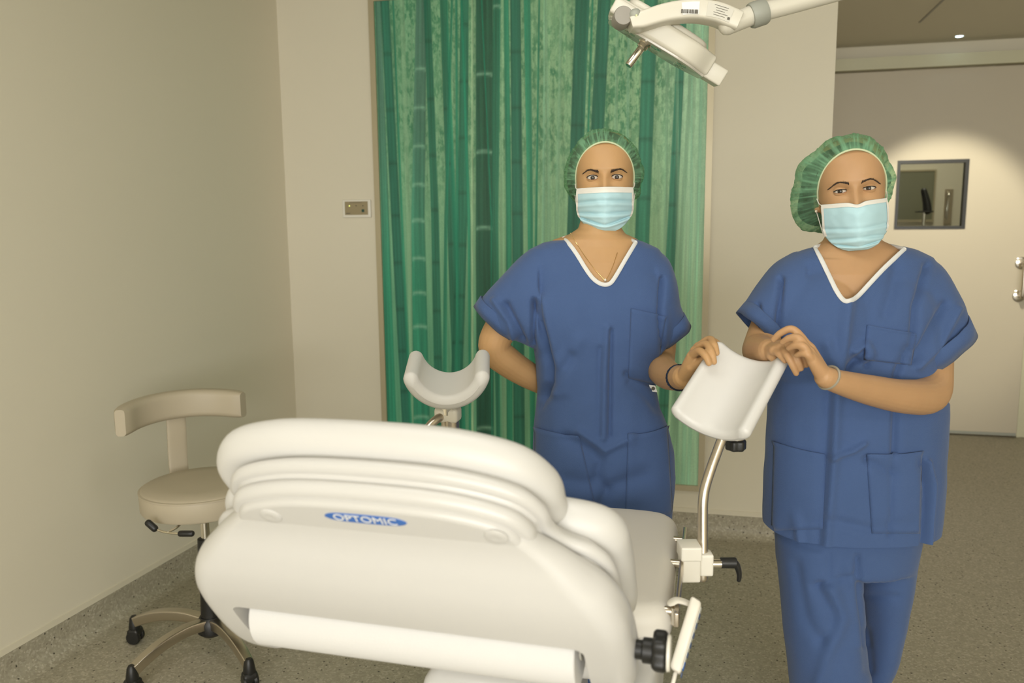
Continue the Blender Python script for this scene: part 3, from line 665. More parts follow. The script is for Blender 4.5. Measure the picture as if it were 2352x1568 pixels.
def cup(c, axis, nout, length, R, half, th, taper=0, bow=0.0, nu=40, nv=22):
    """padded half-pipe: axis along its length, nout the way it opens"""
    a = nrm(axis); n = nrm(np.asarray(nout)-a*(np.asarray(nout)@a)); w_ = np.cross(a, n)
    rings = []; vs_ = []
    h0 = th/2
    for k in (.0, .3, .6, .85): vs_.append((-length/2+h0*(1-math.cos(k*math.pi/2)), math.sin(k*math.pi/2)*.995+.005))
    for v in np.linspace(-length/2+h0, length/2-h0, nv): vs_.append((v, 1))
    for k in (.85, .6, .3, .0): vs_.append((length/2-h0*(1-math.cos(k*math.pi/2)), math.sin(k*math.pi/2)*.995+.005))
    for v, hk in vs_:
        sc = 1+taper*v/length; pts = []
        h = h0*hk; hf = half-(1-hk)*h0/R*.9
        for f in np.linspace(-hf, hf, nu): pts.append((math.sin(f)*(R+h)*sc, R-math.cos(f)*(R+h)))
        e = (math.sin(hf)*R*sc, R-math.cos(hf)*R)
        for q in np.linspace(0, math.pi, 9)[1:-1]:
            d1 = (math.sin(hf), -math.cos(hf)); d2 = (math.cos(hf), math.sin(hf))
            pts.append((e[0]+h*(d1[0]*math.cos(q)+d2[0]*math.sin(q)), e[1]+h*(d1[1]*math.cos(q)+d2[1]*math.sin(q))))
        for f in np.linspace(hf, -hf, nu): pts.append((math.sin(f)*(R-h)*sc, R-math.cos(f)*(R-h)))
        e = (math.sin(-hf)*R*sc, R-math.cos(hf)*R)
        for q in np.linspace(0, math.pi, 9)[1:-1]:
            d1 = (math.sin(hf), math.cos(hf)); d2 = (-math.cos(hf), math.sin(hf))
            pts.append((e[0]+h*(d1[0]*math.cos(q)+d2[0]*math.sin(q)), e[1]+h*(d1[1]*math.cos(q)+d2[1]*math.sin(q))))
        pts = np.array(pts); b = bow*(1-(2*v/length)**2)
        rings.append(np.asarray(c)+a*v+np.outer(pts[:, 0], w_)+np.outer(pts[:, 1]-b, n))
    return loft(rings, (False, False))
cr_h = nrm(CR*[1, 1, 0]); cf_h = nrm(FW*[1, 1, 0])
RCUP = P(1683, 913, 1.665)
RC_A = nrm(cr_h*.556+Zv*.640+cf_h*.530); RC_N = nrm(-cr_h*.327+Zv*.755-cf_h*.568)
rcup = part('leg_cup', cup(RCUP, RC_A, RC_N, .205, .088, rad(53), .026, taper=-.06), M['uphol'], ec, label='padded white half-pipe leg cup')
part('cup_mount', lathe([(0, -.012), (.019, -.012), (.019, .006), (.012, .02), (0, .03)], P(1688, 1006, 1.66), RC_A*.3+Zv, 20), M['steel'], ec)
ko = np.linspace(0, 2*math.pi, 48, endpoint=False); kq = .0195+.0016*np.cos(6*ko)
part('cup_knob', pillow(np.stack([kq*np.cos(ko), kq*np.sin(ko)], 1), -.011, .011, .005, frame(P(1690, 1021, 1.655), cr_h, cf_h, Zv)), M['black'], ec)
# left leg cup
LCUP = P(1031, 896, 1.90)
lc_a = nrm(cf_h*.965+Zv*.20-cr_h*.02); lc_n = nrm(Zv*.95-cf_h*.26)
part('leg_cup', cup(LCUP, lc_a, lc_n, .165, .083, rad(72), .034), M['uphol'], ec, label='padded white half-pipe leg cup')
part('cup_mount', lathe([(0, -.05), (.012, -.05), (.012, -.028), (.0225, -.028), (.0225, -.012), (.012, -.008), (.012, .03), (0, .03)], P(1031, 922, 1.88), Zv, 24), M['chrome'], ec)
lk = part('cup_clamp', rbox(P(1029, 950, 1.885), .028, .022, .018, .009, nrm(cr_h-cf_h*.25), nrm(cf_h+cr_h*.25), Zv), M['white_pl'], ec)
part('clamp_socket', lathe([(0, -.045), (.021, -.045), (.021, -.016), (.021, 0), (0, 0)], P(1034, 960, 1.885), Zv, 24), M['steel'], lk)
part('clamp_cap', lathe([(0, -.07), (.019, -.07), (.02, -.045), (0, -.045)], P(1034, 962, 1.885), Zv, 24), M['black'], lk)
part('cup_pole', tube([P(1012, 957, 1.87), P(1000, 965, 1.86), P(985, 980, 1.85), P(965, 1010, 1.83), P(945, 1070, 1.80), P(935, 1150, 1.77), P(933, 1250, 1.74), P(933, 1320, 1.72)], pole_r, 18, 6), M['steel'], ec)
lrail = P(948, 1320, 1.72)
part('rail_clamp', rbox(lrail+np.array([.02, 0, 0]), .03, .03, .028, .004), M['white_pl'], ec)
part('side_rail', rbox(lrail+np.array([.02, .0, 0]), .004, .11, .0125, .002), M['steel'], ec)

# hand control hung on the rail
ha, hb = P(1601, 1383, 1.40), P(1553, 1540, 1.36)
hl = nrm(ha-hb); hnz = nrm(np.cross(hl, cf_h)); hnz = hnz if hnz@CR > 0 else -hnz; hw_ = np.cross(hnz, hl)
hnz = nrm(hnz-cf_h*.55); hw_ = nrm(np.cross(hnz, hl)); hc = (ha+hb)/2; L_ = np.linalg.norm(ha-hb)/2
hcx = thing('hand_control', hb, 'white hand control with dark keys hooked on the side rail of the examination chair', 'hand control')
hout = closed_curve(np.array([(-L_, -.018), (-L_*.5, -.019), (0, -.024), (L_*.5, -.027), (L_, -.027), (L_*1.02, 0), (L_, .027), (L_*.5, .027), (0, .024), (-L_*.5, .019), (-L_, .018), (-L_*1.02, 0)]), 4)
part('casing', pillow(hout, -.011, .009, .006, frame(hc, hl, hw_, hnz)), M['remote'], hcx)
pd = part('keypad', pillow(rrect(L_*.9, .017, .004), .0, .0013, .0004, frame(hc+hnz*.0088+hl*.002, hl, hw_, hnz)), M['remotepad'], hcx)
for i in range(7):
    for j in (-1, 1): part('key', pillow(rrect(.0042, .0052, .0015, 3), 0, .0018, .0008, frame(hc+hnz*.0098+hl*(L_*.68-i*.0165)+hw_*.0085*j, hl, hw_, hnz), k=2), M['navy'], pd)
part('key_stripe', pillow(rrect(.007, .014, .001, 3), 0, .0012, .0004, frame(hc+hnz*.0098-hl*L_*.78, hl, hw_, hnz), k=2), M['blue_logo'], pd)
part('hook', tube([P(1543, 1383, 1.40), P(1556, 1378, 1.40), P(1580, 1385, 1.40), P(1596, 1396, 1.40)], .011, 12, 5, flat=.35, up=Zv), M['remote'], hcx)
part('hook_pin', lathe([(0, -.016), (.008, -.016), (.008, .014), (0, .014)], P(1551, 1412, 1.40), Zv, 14), M['chrome'], hcx)
part('cable', tube([hb-hl*.004, hb-hl*.03, hb-hl*.06+np.array([-.02, 0, -.03]), np.array([SX1-.05, 1.42, .40])], .0035, 10, 6), M['remote'], hcx)

# ------------------------------------------------------------------ examination lamp
LD = 1.92
ld_e = nrm(P(1640, 193, LD+.01)-P(1396, 44, LD-.01)); ld_w = nrm(ray(1520, 110)); ld_w = nrm(ld_w-Zv*.10-CR*.05)
ld_n = nrm(np.cross(ld_e, ld_w)); ld_n = ld_n if ld_n[2] > 0 else -ld_n; ld_w = np.cross(ld_n, ld_e)
YO = -.115
lbase = np.array([P(2080, -60, LD)[0], P(2080, -60, LD)[1], ZC])
lm = thing('examination_lamp', lbase, 'cream ceiling-mounted examination lamp with swivelling flat head and steel handle', 'lamp')
lc0 = P(1396, 44, LD-.01); Ltot = np.linalg.norm(P(1640, 193, LD+.01)-lc0)
LF = frame(lc0, ld_e, ld_w, ld_n)
# flat head: long body, tapered top cover and square nose
bo = closed_curve(np.array([(.0, -.045), (.02, -.06), (.10, -.085), (.20, -.085), (.25, -.05), (Ltot*.90, -.035), (Ltot*.90, .035), (.25, .05), (.20, .085), (.10, .085), (.02, .06), (.0, .045)]), 5)
hd_ = part('lamp_head', pillow(bo, .0, .050, .010, LF), M['lamp'], lm)
part('nose', rbox(LF(np.array([Ltot*.93]), np.array([0]), np.array([.018]))[0], .03, .036, .020, .004, ld_e, ld_w, ld_n), M['lamp'], hd_)
part('top_cover', pillow(closed_curve(np.array([(.03, -.045), (.09, -.062), (.17, -.062), (.225, -.035), (.225, .035), (.17, .062), (.09, .062), (.03, .045)]), 5), .046, .064, .010, LF), M['lamp'], hd_)
part('face_plate', pillow(inset(bo, .006), -.004, .002, .001, LF), M['lampface'], hd_)
for x, y in ((.06, .03), (.06, -.03), (.13, .045), (.13, -.045), (.20, .03), (.20, -.03)):
    part('lens', lathe([(0, 0), (.014, 0), (.013, .0025), (0, .004)], LF(np.array([x]), np.array([y]), np.array([-.004]))[0], -ld_n, 20), M['glass'], hd_)
hb0 = P(1483, 97, LD-.03); hdv = nrm(P(1439, 156, LD-.03)-P(1483, 97, LD-.03))
hn = part('handle', lathe([(0, 0), (.016, 0), (.016, .010), (.0125, .011), (.0125, .020), (.0088, .021), (.0086, .070), (.0075, .0715), (0, .0715)], hb0-hdv*.004, hdv, 24), M['chrome'], lm, label='chrome sterilisable handle')
# pivot
pv = P(1429, 41, LD+YO)
part('pivot_cover', lathe([(0, 0), (.0205, 0), (.0205, .05), (.019, .053), (0, .054)], pv+cf_h*.03, -cf_h, 30), M['grey'], lm)
part('pivot_block', rbox(P(1432, 32, LD-.05), .030, .018, .06, .006, ld_e, ld_n, ld_w), M['lamp'], lm)
pb = part('switch_pod', tube([P(1456, 35, LD+YO-.02), P(1462, 33, LD+YO-.02)], .013, 16, 2), M['grey2'], lm); part('indicator', lathe([(0, 0), (.0016, 0), (0, .0012)], P(1462, 35, LD+YO-.0345), -cf_h, 10), M['ledg'], pb)
# curved yoke: a flat bow of rectangular section
yk = crom([P(1446, 58, LD+YO), P(1475, 49, LD+YO), P(1530, 33, LD+YO), P(1590, 26, LD+YO), P(1640, 32, LD+YO), P(1672, 44, LD+YO), P(1692, 52, LD+YO)], 6)
T = np.gradient(yk, axis=0); T /= np.linalg.norm(T, axis=1)[:, None]
hh = np.interp(np.linspace(0, 1, len(yk)), [0, .15, .5, .8, 1], [.013, .019, .0215, .022, .021])
part('yoke', loft([sring(c, np.cross(t, cf_h)*h, cf_h*.03, 28, 6) for c, t, h in zip(yk, T, hh)]), M['lamp'], lm)
ystick = part('sticker', loft([np.array([yk[i]-cf_h*.0306+np.cross(T[i], cf_h)*s for s in (-.013, .013)]+[yk[i]-cf_h*.0304+np.cross(T[i], cf_h)*s for s in (.013, -.013)]) for i in range(15, 20)]), M['white_ink'], lm, smooth=False)
bc = P(1585, 26, LD+YO-.0315); bx = nrm(P(1600, 27, LD)-P(1570, 26, LD)); by = np.cross(-cf_h, bx); by = by if by[2] > 0 else -by
bars = []; x = -.0185
while x < .0185:
    wb = random.choice((.0004, .0006, .0010)); c = bc+bx*x
    bars.append(rbox(c, wb, .0042, .0002, .0001, bx, by, -cf_h, 1)); x += wb*2+random.choice((.0006, .001))
part('barcode', join(bars), M['ink'], ystick, smooth=False, angle=None)
st2 = part('sticker', loft([np.array([yk[i]-cf_h*.0306+np.cross(T[i], cf_h)*s for s in (-.015, .014)]+[yk[i]-cf_h*.0304+np.cross(T[i], cf_h)*s for s in (.014, -.015)]) for i in range(21, 31)]), M['label_grey'], lm, smooth=False)
i = 25; tb = T[i]; nb_ = np.cross(tb, cf_h)
part('print', join([rbox(yk[i]-cf_h*.0309+nb_*(.010-.005*k)+tb*.002*(k % 2), .016-.003*(k % 3), .0005, .0002, .0001, tb, nb_, -cf_h, 1) for k in range(5)]+[rbox(yk[i+4]-cf_h*.0309-nb_*.008, .0028, .0028, .0002, .0001, tb, nb_, -cf_h, 1)]), M['ink'], st2, smooth=False, angle=None)
# elbow and tube to the ceiling column
e0, e1 = P(1668, 58, LD+YO), P(1735, 32, LD+YO)
part('elbow', tube([e0, e1], [.022, .0215], 22, 4), M['lamp'], lm)
part('joint_ring', lathe([(0, -.019), (.026, -.019), (.028, -.014), (.028, .012), (.026, .017), (0, .017)], P(1742, 31, LD+YO), P(1780, 18, LD+YO)-P(1742, 31, LD+YO), 28), M['grey2'], lm)
e2 = P(2080, -62, LD+YO)
part('arm_tube', tube([P(1748, 28, LD+YO), P(1850, 1, LD+YO), e2], .0205, 22, 4), M['lamp'], lm)
part('drop_tube', lathe([(.024, 0), (.024, ZC-e2[2]+.02)], e2-np.array([0, 0, .02]), (0, 0, 1), 24), M['lamp'], lm)
part('ceiling_rose', lathe([(0, 0), (.09, 0), (.09, -.02), (.03, -.06), (0, -.06)], (e2[0], e2[1], ZC), n=32), M['lamp'], lm)

# ------------------------------------------------------------------ people
BX, BY = cr_h, cf_h                                  # across and away from the viewer, level
def rot_axes(yaw, roll, pitch):
    x = BX*math.cos(yaw)+BY*math.sin(yaw); y = -BX*math.sin(yaw)+BY*math.cos(yaw); z = Zv.copy()
    x, z = x*math.cos(roll)+z*math.sin(roll), z*math.cos(roll)-x*math.sin(roll)
    y, z = y*math.cos(pitch)+z*math.sin(pitch), z*math.cos(pitch)-y*math.sin(pitch)
    return x, y, z
HROW = [(.118, .004, -.012, .022), (.113, .034, -.036, .056), (.098, .056, -.064, .084), (.074, .0685, -.0845, .099), (.048, .0735, -.0935, .1035), (.022, .0745, -.0965, .103),
        (.0, .0728, -.0945, .100), (-.022, .0712, -.0945, .093), (-.045, .0675, -.0945, .080), (-.068, .0605, -.094, .058), (-.088, .050, -.092, .030), (-.104, .036, -.088, -.005), (-.114, .018, -.080, -.035), (-.117, .003, -.062, -.055)]
def head_local(n=110):
    r = crom(np.array(HROW), 8); rings = []
    t = np.arange(n)*2*math.pi/n; c, s = np.cos(t), np.sin(t)
    for z, w_, f, b in r:
        x = w_*np.sign(c)*np.abs(c)**(2/2.25); sg = np.sign(s)*np.abs(s)**(2/2.25)
        y0 = .5*(f+b)*.35; y = np.where(sg < 0, y0+(y0-f)*sg, y0+(b-y0)*sg)
        rings.append(np.stack([x, y, np.full(n, z)], 1))
    V, Fc = loft(rings); X, Y, Z = V.T
    fr = np.clip((-Y-.03)/.03, 0, 1)
    g = lambda a, b, sa, sb: np.exp(-((X-a)/sa)**2-((Z-b)/sb)**2)
    d = np.zeros(len(V))
    for e in (-1, 1):
        d += .0100*g(e*.0300, .001, .0185, .0100)          # sockets
        d -= .0035*g(e*.030, .021, .020, .007)            # brow
        d -= .0045*g(e*.046, -.034, .018, .016)           # cheekbones
        d += .0065*g(e*.0180, -.001, .0070, .0095)            # inner corners
    zt = np.clip((.012-Z)/.054, 0, 1); fall = np.clip((Z+.062)/.012, 0, 1)
    d -= (.002+.021*zt**1.1)*np.exp(-(X/(.0065+.0075*zt))**2)*np.clip((.016-Z)/.01, 0, 1)*fall
    d -= .006*g(0, -.075, .024, .010)                     # lips
    V = V.copy(); V[:, 1] += d*fr
    return V, Fc
HEAD = head_local()
HB = BVHTree.FromPolygons([Vector(v) for v in HEAD[0]], HEAD[1])
def on_face(x, z):
    h = HB.ray_cast(Vector((x, -.4, z)), Vector((0, 1, 0))); return np.array(h[0]) if h[0] is not None else np.array([x, -.08, z])
EYE_R = .0150
def eye_c(e): return np.array([e*.0298, -.0722, .0])
def lid_edge(l, up, k):
    q = np.cos(np.clip(l/rad(62), -1, 1)*math.pi/2)**.75
    return rad(k)*q if up else -rad(k)*q
def lid_local(e, up, k, R=.0158, nu=36, nv=10):
    c = eye_c(e); V = []
    for v in np.linspace(0, 1, nv):
        for l in np.linspace(-rad(66), rad(66), nu):
            a = lid_edge(l, up, k); b = (rad(74) if up else -rad(70)); p = a+(b-a)*v
            r = R*((1-.17*v**1.5) if v > 0 else .985)
            V.append(c+r*np.array([math.sin(l)*math.cos(p)*1.02, -math.cos(l)*math.cos(p), math.sin(p)]))
    Fc = grid_faces(nv, nu, False)
    return np.array(V), Fc if up else [f[::-1] for f in Fc]
def lid_line(e, up, k, R=.0162, n=24):
    c = eye_c(e); return np.array([c+R*np.array([math.sin(l)*math.cos(a)*1.02, -math.cos(l)*math.cos(a), math.sin(a)]) for l in np.linspace(-rad(63), rad(63), n) for a in [lid_edge(l, up, k)]])
def eyeball_local(e, gaze):
    c = eye_c(e); ax = nrm(gaze); a = nrm(np.cross(ax, [0, 0, 1])); b = np.cross(a, ax); rings, mi = [], []
    angs = [1, 4, 8.0, 8.01, 12, 17, 21.5, 21.51, 24, 35, 50, 70, 95, 120, 150, 178]; n = 40
    for t in angs: rings.append(sring(c+ax*EYE_R*(math.cos(rad(t))+(.04*max(0, 1-(t/24)**2))), a*EYE_R*math.sin(rad(t)), b*EYE_R*math.sin(rad(t)), n))
    V, Fc = loft(rings)
    for i in range(len(angs)-1): mi += [2 if angs[i+1] <= 8.0 else (1 if angs[i+1] <= 21.6 else 0)]*n
    mi += [2]*n+[0]*n
    return V, Fc, mi

def torso_ring(y, xl, xr, d, hd, ins=0., n=56, p=2.35):
    c = P((xl+xr)/2, y, d); hw = (xr-xl)/2*d/F
    return sring(c, BX*(hw-ins), BY*(hd-ins), n, p)
def finger(pts, r0=.0092, r1=.0070):
    m = len(pts); rr = np.linspace(r0, r1, m); rr[-1] = r1*.92
    return tube(pts, rr, 14, 5)
def PP(l): return [P(*q) for q in l]

def build_person(S_):
    base = np.array([*P(*S_['base'])[:2], 0.])
    hx, hy, hz = rot_axes(*S_['head_rot']); hc = P(*S_['eyes'])+hy*.085          # local origin sits behind the eye line
    hs = S_.get('hscale', 1.0)
    HW = lambda V: hc+np.outer(V[:, 0]*hs, hx)+np.outer(V[:, 1]*hs, hy)+np.outer(V[:, 2]*hs, hz)
    # ---- body: one continuous skin
    parts = [(HW(HEAD[0]), HEAD[1])]
    for e in S_['ears']:
        er = np.array([[e*.073, .004, -.002], [e*.079, .014, .006], [e*.081, .016, -.010], [e*.077, .010, -.030], [e*.071, .003, -.040]])
        parts.append(tube(HW(er), [.007, .011, .012, .009, .006], 12, 4))
    trs = S_['torso']; nk = S_['neck']
    parts.append(loft([torso_ring(*q, n=48, p=2.1) for q in nk]))
    br = [torso_ring(*q, ins=.018 if q[0] < 640 else .026) for q in trs if S_['body_from'] <= q[0] < 1060]
    q0 = [q for q in trs if q[0] >= S_['body_from']][0]
    parts.append(loft([torso_ring(q0[0]-9, q0[1]+60, q0[2]-60, q0[3], q0[4]*.55)]+br))
    for c, rx, ry, rz in S_.get('bust', []): parts.append(ellipsoid(P(*c), BX*(rx-.02), BY*(ry-.02), Zv*(rz-.02)))
    for arm in S_['arms']: parts.append(tube(PP(arm[0]), arm[1], 22, 6))
    for hnd in S_['hands']:
        wr = P(*hnd['wrist'])
        for ch_ in hnd['fingers']:
            pts = PP(ch_); parts.append(finger(pts, *hnd.get('r', (.0092, .0070))))
            parts.append(tube([wr, wr*.5+pts[0]*.5, pts[0]], [.0165, .0135, .0105], 14, 4))
        if 'thumb' in hnd: 
            pts = PP(hnd['thumb']); parts.append(finger(pts, .0115, .0085)); parts.append(tube([wr, pts[0]], [.016, .013], 14, 3))
    V, Fc, N = remesh(parts, .0021, 3, .5)
    lids = []
    for e in (-1, 1):
        for up, k in ((True, S_['lid'][0]), (False, S_['lid'][1])):
            lv_, lf_ = lid_local(e, up, k); lids.append((HW(lv_), lf_))
    V, Fc = join([(V, Fc)]+lids)
    me = new_mesh('person', V-base, Fc, S_['skin'], True)
    person = link('person', me, None, base); person['label'] = S_['label']; person['category'] = 'person'
    # ---- eyes and brows
    for e in (-1, 1):
        g = nrm(np.array([hx, hy, hz])@(CC-HW(eye_c(e)[None])[0])+np.array(S_.get('gaze', (0, 0, 0))))
        ev, ef, mi = eyeball_local(e, g)
        eb_ = part('eye', (HW(ev), ef), [M['sclera'], M['iris'], M['pupil']], person, mi=mi, angle=None)
        ll = lid_line(e, True, S_['lid'][0]); part('upper_lashes', tube(HW(ll), np.concatenate([[.0004], np.full(len(ll)-2, .00105), [.0005]]), 8, 1), M['lash'], eb_)
        ll = lid_line(e, False, S_['lid'][1]); part('lower_lashes', tube(HW(ll), .0005, 8, 1), M['lipline'], eb_)
        # brow of short hairs
        hairs = []; bp = crom(np.array(S_['brow']), 10)
        for q in range(190):
            u = random.random(); i = u*(len(bp)-1); x, z = [np.interp(i, np.arange(len(bp)), bp[:, k]) for k in (0, 1)]
            th = np.interp(u, [0, .15, .6, 1], S_['brow_w']); z += random.uniform(-1, 1)*th
            a0 = np.interp(u, [0, .3, 1], [70, 30, -12])+random.uniform(-14, 14); ln = .0055*(1-.35*u)
            p0 = on_face(e*x, z)+[0, -.0003, 0]; p1 = on_face(e*(x+ln*math.cos(rad(a0))), z+ln*math.sin(rad(a0)))+[0, -.0011, 0]
            hairs.append(tube([p0, p1], [.00042, .00018], 4, 1, round_ends=False))
        hv, hf = join(hairs); part('eyebrow', (HW(hv), hf), M['brow'], person, angle=None)
    # ---- hair and cap
    cp = S_['cap']
    def cap_fn(kb, kout, pleat, nth=220, ns=40, s0=0.0):
        th = np.linspace(0, 2*math.pi, nth, endpoint=False); V, fo = [], []
        bx_, bzt, bzb = cp['band']; sinT, cosT = np.sin(th), np.cos(th)
        xb = bx_*sinT; zb = np.where(cosT > 0, bzt, bzb)*cosT; yb = cp['by'][0]+cp['by'][1]*cosT
        ox = np.where(sinT > 0, cp['out'][1], cp['out'][0])*sinT; oz = np.where(cosT > 0, cp['out'][2], cp['out'][3])*cosT
        tufts = np.zeros(nth)
        for (t0_, amp, wd) in cp.get('lobes', []):
            dlt = (np.degrees(th)-t0_+180) % 360-180; tufts += amp*np.exp(-(dlt/wd)**2)
        bk = np.array(cp['back'])
        for s in np.linspace(s0, 1, ns):
            if s < .28:
                q = s/.28; a = math.sin(q*math.pi/2); b = 1-math.cos(q*math.pi/2)
                x = xb+(ox*kout-xb)*a; z = zb+(oz*kout-zb)*a; y = yb+cp['bd']*b
                if q == 0: pass
            else:
                q = (s-.28)/.72; a = math.cos(q*math.pi/2); b = math.sin(q*math.pi/2)
                x = bk[0]+(ox*kout-bk[0])*a; z = bk[2]+(oz*kout-bk[2])*a; y = (yb+cp['bd'])*(1-b)+bk[1]*b
            r = np.sqrt(x*x+z*z)+1e-6; win = min(1, s/.06)*(1-s)**.7
            N3 = lambda a_, b_, c_: np.array([noise.noise(Vector((a_*math.cos(t)+c_, a_*math.sin(t), b_+cp['seed']))) for t in th])
            n1 = N3(9, s*2.2, 0) if pleat else np.zeros(nth); n2 = N3(17, s*3.5, 4) if pleat else n1; lump = N3(3.2, s*4, 9) if pleat else n1
            rid = np.clip(1-np.abs(n1)*4.2, 0, 1)**2; rid2 = np.clip(1-np.abs(n2)*4.5, 0, 1)**2
            k = 1+win*(tufts/np.maximum(r, .03)*min(1, s/.2))+win*pleat*(.018*rid+.008*rid2-.004+.075*lump+.022)
            V.append(np.stack([x*k*kb, y+pleat*win*.006*lump, z*k*kb], 1))
            fo.append(np.clip(.16+.55*rid+.35*rid2+.25*lump+.3*math.exp(-(s/.03)**2), 0, 1))
        Vl = np.vstack(V); Fl = grid_faces(len(V), nth)
        return Vl, Fl, np.concatenate(fo), (xb, yb, zb)
    hv, hf, _, _ = cap_fn(.985, cp.get('hk', .965), 0, 90, 26, .05); part('hair', (HW(hv), hf), M['hair'], person, angle=None)
    cv, cf2, fold, (xb, yb, zb) = cap_fn(1.0, 1.0, 1)
    cap_o = part('surgical_cap', (HW(cv), cf2), M['cap'], person, angle=None, label='sheer green pleated bouffant cap')
    fa = cap_o.data.attributes.new('fold', 'FLOAT', 'POINT'); fa.data.foreach_set('value', fold.astype(np.float32))
    bl = np.stack([xb, yb, zb], 1); bl = np.vstack([bl, bl[:1]])
    part('elastic_band', tube(HW(np.vstack([bl[:-1][::3], bl[:1]])+[0, -.0005, 0]), .0021, 8, 2, round_ends=False), M['band'], cap_o)
    # ---- mask
    mr = crom(np.array(S_['mask']), 8); nu = 61; mv = []
    for i, (z, hw, yc) in enumerate(mr):
        v = i/(len(mr)-1)
        for u in np.linspace(-1, 1, nu):
            x = hw*u; y = yc+4.7*abs(x)**1.6*(1 if v < .75 else 1-.35*(v-.75)/.25)
            zz = z + (-.010*abs(u)**3*v*0) + S_['mask_nose'][0]*math.exp(-(x/.013)**2)*max(0, 1-v/.5)**2
            fl = 0
            for (v0, am, br) in S_['pleats']:
                dv = v-(v0+br*abs(u)**1.5); fl += 2.6*am*math.exp(-(dv/.028)**2)*(.25+.75*min(1, abs(u)*2.2))-2.6*am*.8*math.exp(-((dv-.06)/.035)**2)*(.3+.7*abs(u))
            fl += .0016*noise.noise(Vector((x*70, z*70, 3.3+S_['cap']['seed'])))*(v > .1)
            mv.append((x, y+fl, zz))
    mv = np.array(mv); mf = grid_faces(len(mr), nu, False)
    mask_o = part('face_mask', (HW(mv), mf), M['mask'], person, angle=None, label='pleated pale blue surgical face mask')
    sm = mask_o.modifiers.new('thick', 'SOLIDIFY'); sm.thickness = .0012; sm.offset = 0
    nb2 = S_['mask_band']
    bv = mv[:nu*nb2].copy(); bv[:, 1] -= .0024; o2 = part('top_edge', (HW(bv), grid_faces(nb2, nu, False)), M['maskw'], mask_o, angle=None)
    for e, cols in ((-1, (0, 1, 2)), (1, (nu-1, nu-2, nu-3))):
        nr_ = int(len(mr)*.62); sv = np.vstack([mv.reshape(len(mr), nu, 3)[:nr_, list(cols)].reshape(-1, 3)]); sv[:, 1] -= .0024; sv[:, 0] += e*.0006
        part('side_edge', (HW(sv), grid_faces(nr_, 3, False)), M['maskw'], mask_o, angle=None)
        t0_, t1_ = mv.reshape(len(mr), nu, 3)[1, cols[0]], mv.reshape(len(mr), nu, 3)[nr_-2, cols[0]]
        part('ear_loop', tube(HW(np.array([t0_, t0_+[e*.004, .022, .006], [e*.0785, .012, .004], [e*.083, .026, -.008], [e*.0775, .012, -.034], t1_+[e*.003, .02, .008], t1_])), .0011, 8, 5), M['maskw'], mask_o)
    # ---- tunic
    tp = [loft([torso_ring(*q) for q in trs])]
    for c, rx, ry, rz in S_.get('bust', []): tp.append(ellipsoid(P(*c), BX*rx, BY*ry, Zv*rz))
    ends = []
    for sl in S_['sleeves']:
        rg = []
        for (x0, y0, x1, y1, d, hd) in sl:
            a, b = P(x0, y0, d), P(x1, y1, d); rg.append(((a+b)/2, (a-b)/2, hd))
        cs = crom(np.array([np.concatenate([c, a, [h]]) for c, a, h in rg]), 5)
        tp.append(loft([sring(q[:3], q[3:6], BY*q[6], 40, 2.3) for q in cs]))
        dirn = nrm(cs[-1][:3]-cs[-4][:3]); acr = nrm(cs[-1][3:6]); nn = np.cross(acr, BY); nn = nn if nn@dirn > 0 else -nn
        ends.append((cs[-1][:3], nn, np.linalg.norm(cs[-1][3:6]), cs[-1][3:6], cs[-1][6]))
        q = cs[-1]; tp.append(loft([sring(q[:3], q[3:6]*.99, BY*q[6]*.99, 40, 2.3), sring(q[:3]+nn*.02, q[3:6]*.99, BY*q[6]*.99, 40, 2.3)]))
    V, Fc, N = remesh(tp, .0042, 7, .5)
    N = N/np.linalg.norm(N, axis=1)[:, None]; front = np.clip(-(N@FW)*2.2, 0, 1)
    px = proj(V); dsp = np.zeros(len(V))
    for poly, wd, am in S_['creases']:
        pl = np.array(poly, float); best = np.full(len(V), 1e9)
        for a, b in zip(pl[:-1], pl[1:]):
            ab = b-a; t = np.clip(((px[:, :2]-a)@ab)/(ab@ab), 0, 1); dd = np.hypot(*(px[:, :2]-(a+t[:, None]*ab)).T); best = np.minimum(best, dd)
        taper = 1
        dsp += 1.7*am*np.exp(-(best/wd)**2)*front
    nz_ = np.array([noise.noise(Vector((v[0]*9, v[1]*9, v[2]*5+S_['cap']['seed'])))*.0042+noise.noise(Vector((v[0]*26+7, v[1]*26, v[2]*15)))*.0016 for v in V])
    V = V+N*(dsp+nz_*np.clip((px[:, 1]-S_['wr_from'])/60, .15, 1))[:, None]
    hem = S_['hem']; V[:, 2] = np.maximum(V[:, 2], hem)
    keep = np.ones(len(V), bool); cutv = V[:, 2] <= hem+1e-6
    for c, nn, rd_, _, hd_e in ends:
        s = (V-c)@nn; near = np.linalg.norm(V-c, axis=1) < max(rd_, hd_e)*1.4
        over = near & (s > 0); V[over] -= np.outer(s[over], nn); cutv |= over
    vp = np.array(S_['vneck']+S_['vtop'], float); px = proj(V); inside = np.zeros(len(V), bool); j = len(vp)-1
    for i in range(len(vp)):
        xi, yi = vp[i]; xj, yj = vp[j]; x, y = px[:, 0], px[:, 1]
        cnd = ((yi > y) != (yj > y)) & (x < (xj-xi)*(y-yi)/(yj-yi+1e-9)+xi); inside ^= cnd; j = i
    Fk = [f for f in Fc if not all(cutv[i] for i in f) and not all(inside[i] for i in f)]
    use = np.zeros(len(V), bool); 
    for f in Fk:
        for i in f: use[i] = True
    idx = np.cumsum(use)-1; V2 = V[use]; Fk = [tuple(idx[i] for i in f) for f in Fk]
    tun = part('tunic', (V2, Fk), M['scrub'], person, angle=None, label='blue short-sleeved V-neck nonwoven tunic')
    TB = BVHTree.FromPolygons([Vector(v) for v in V], Fc)
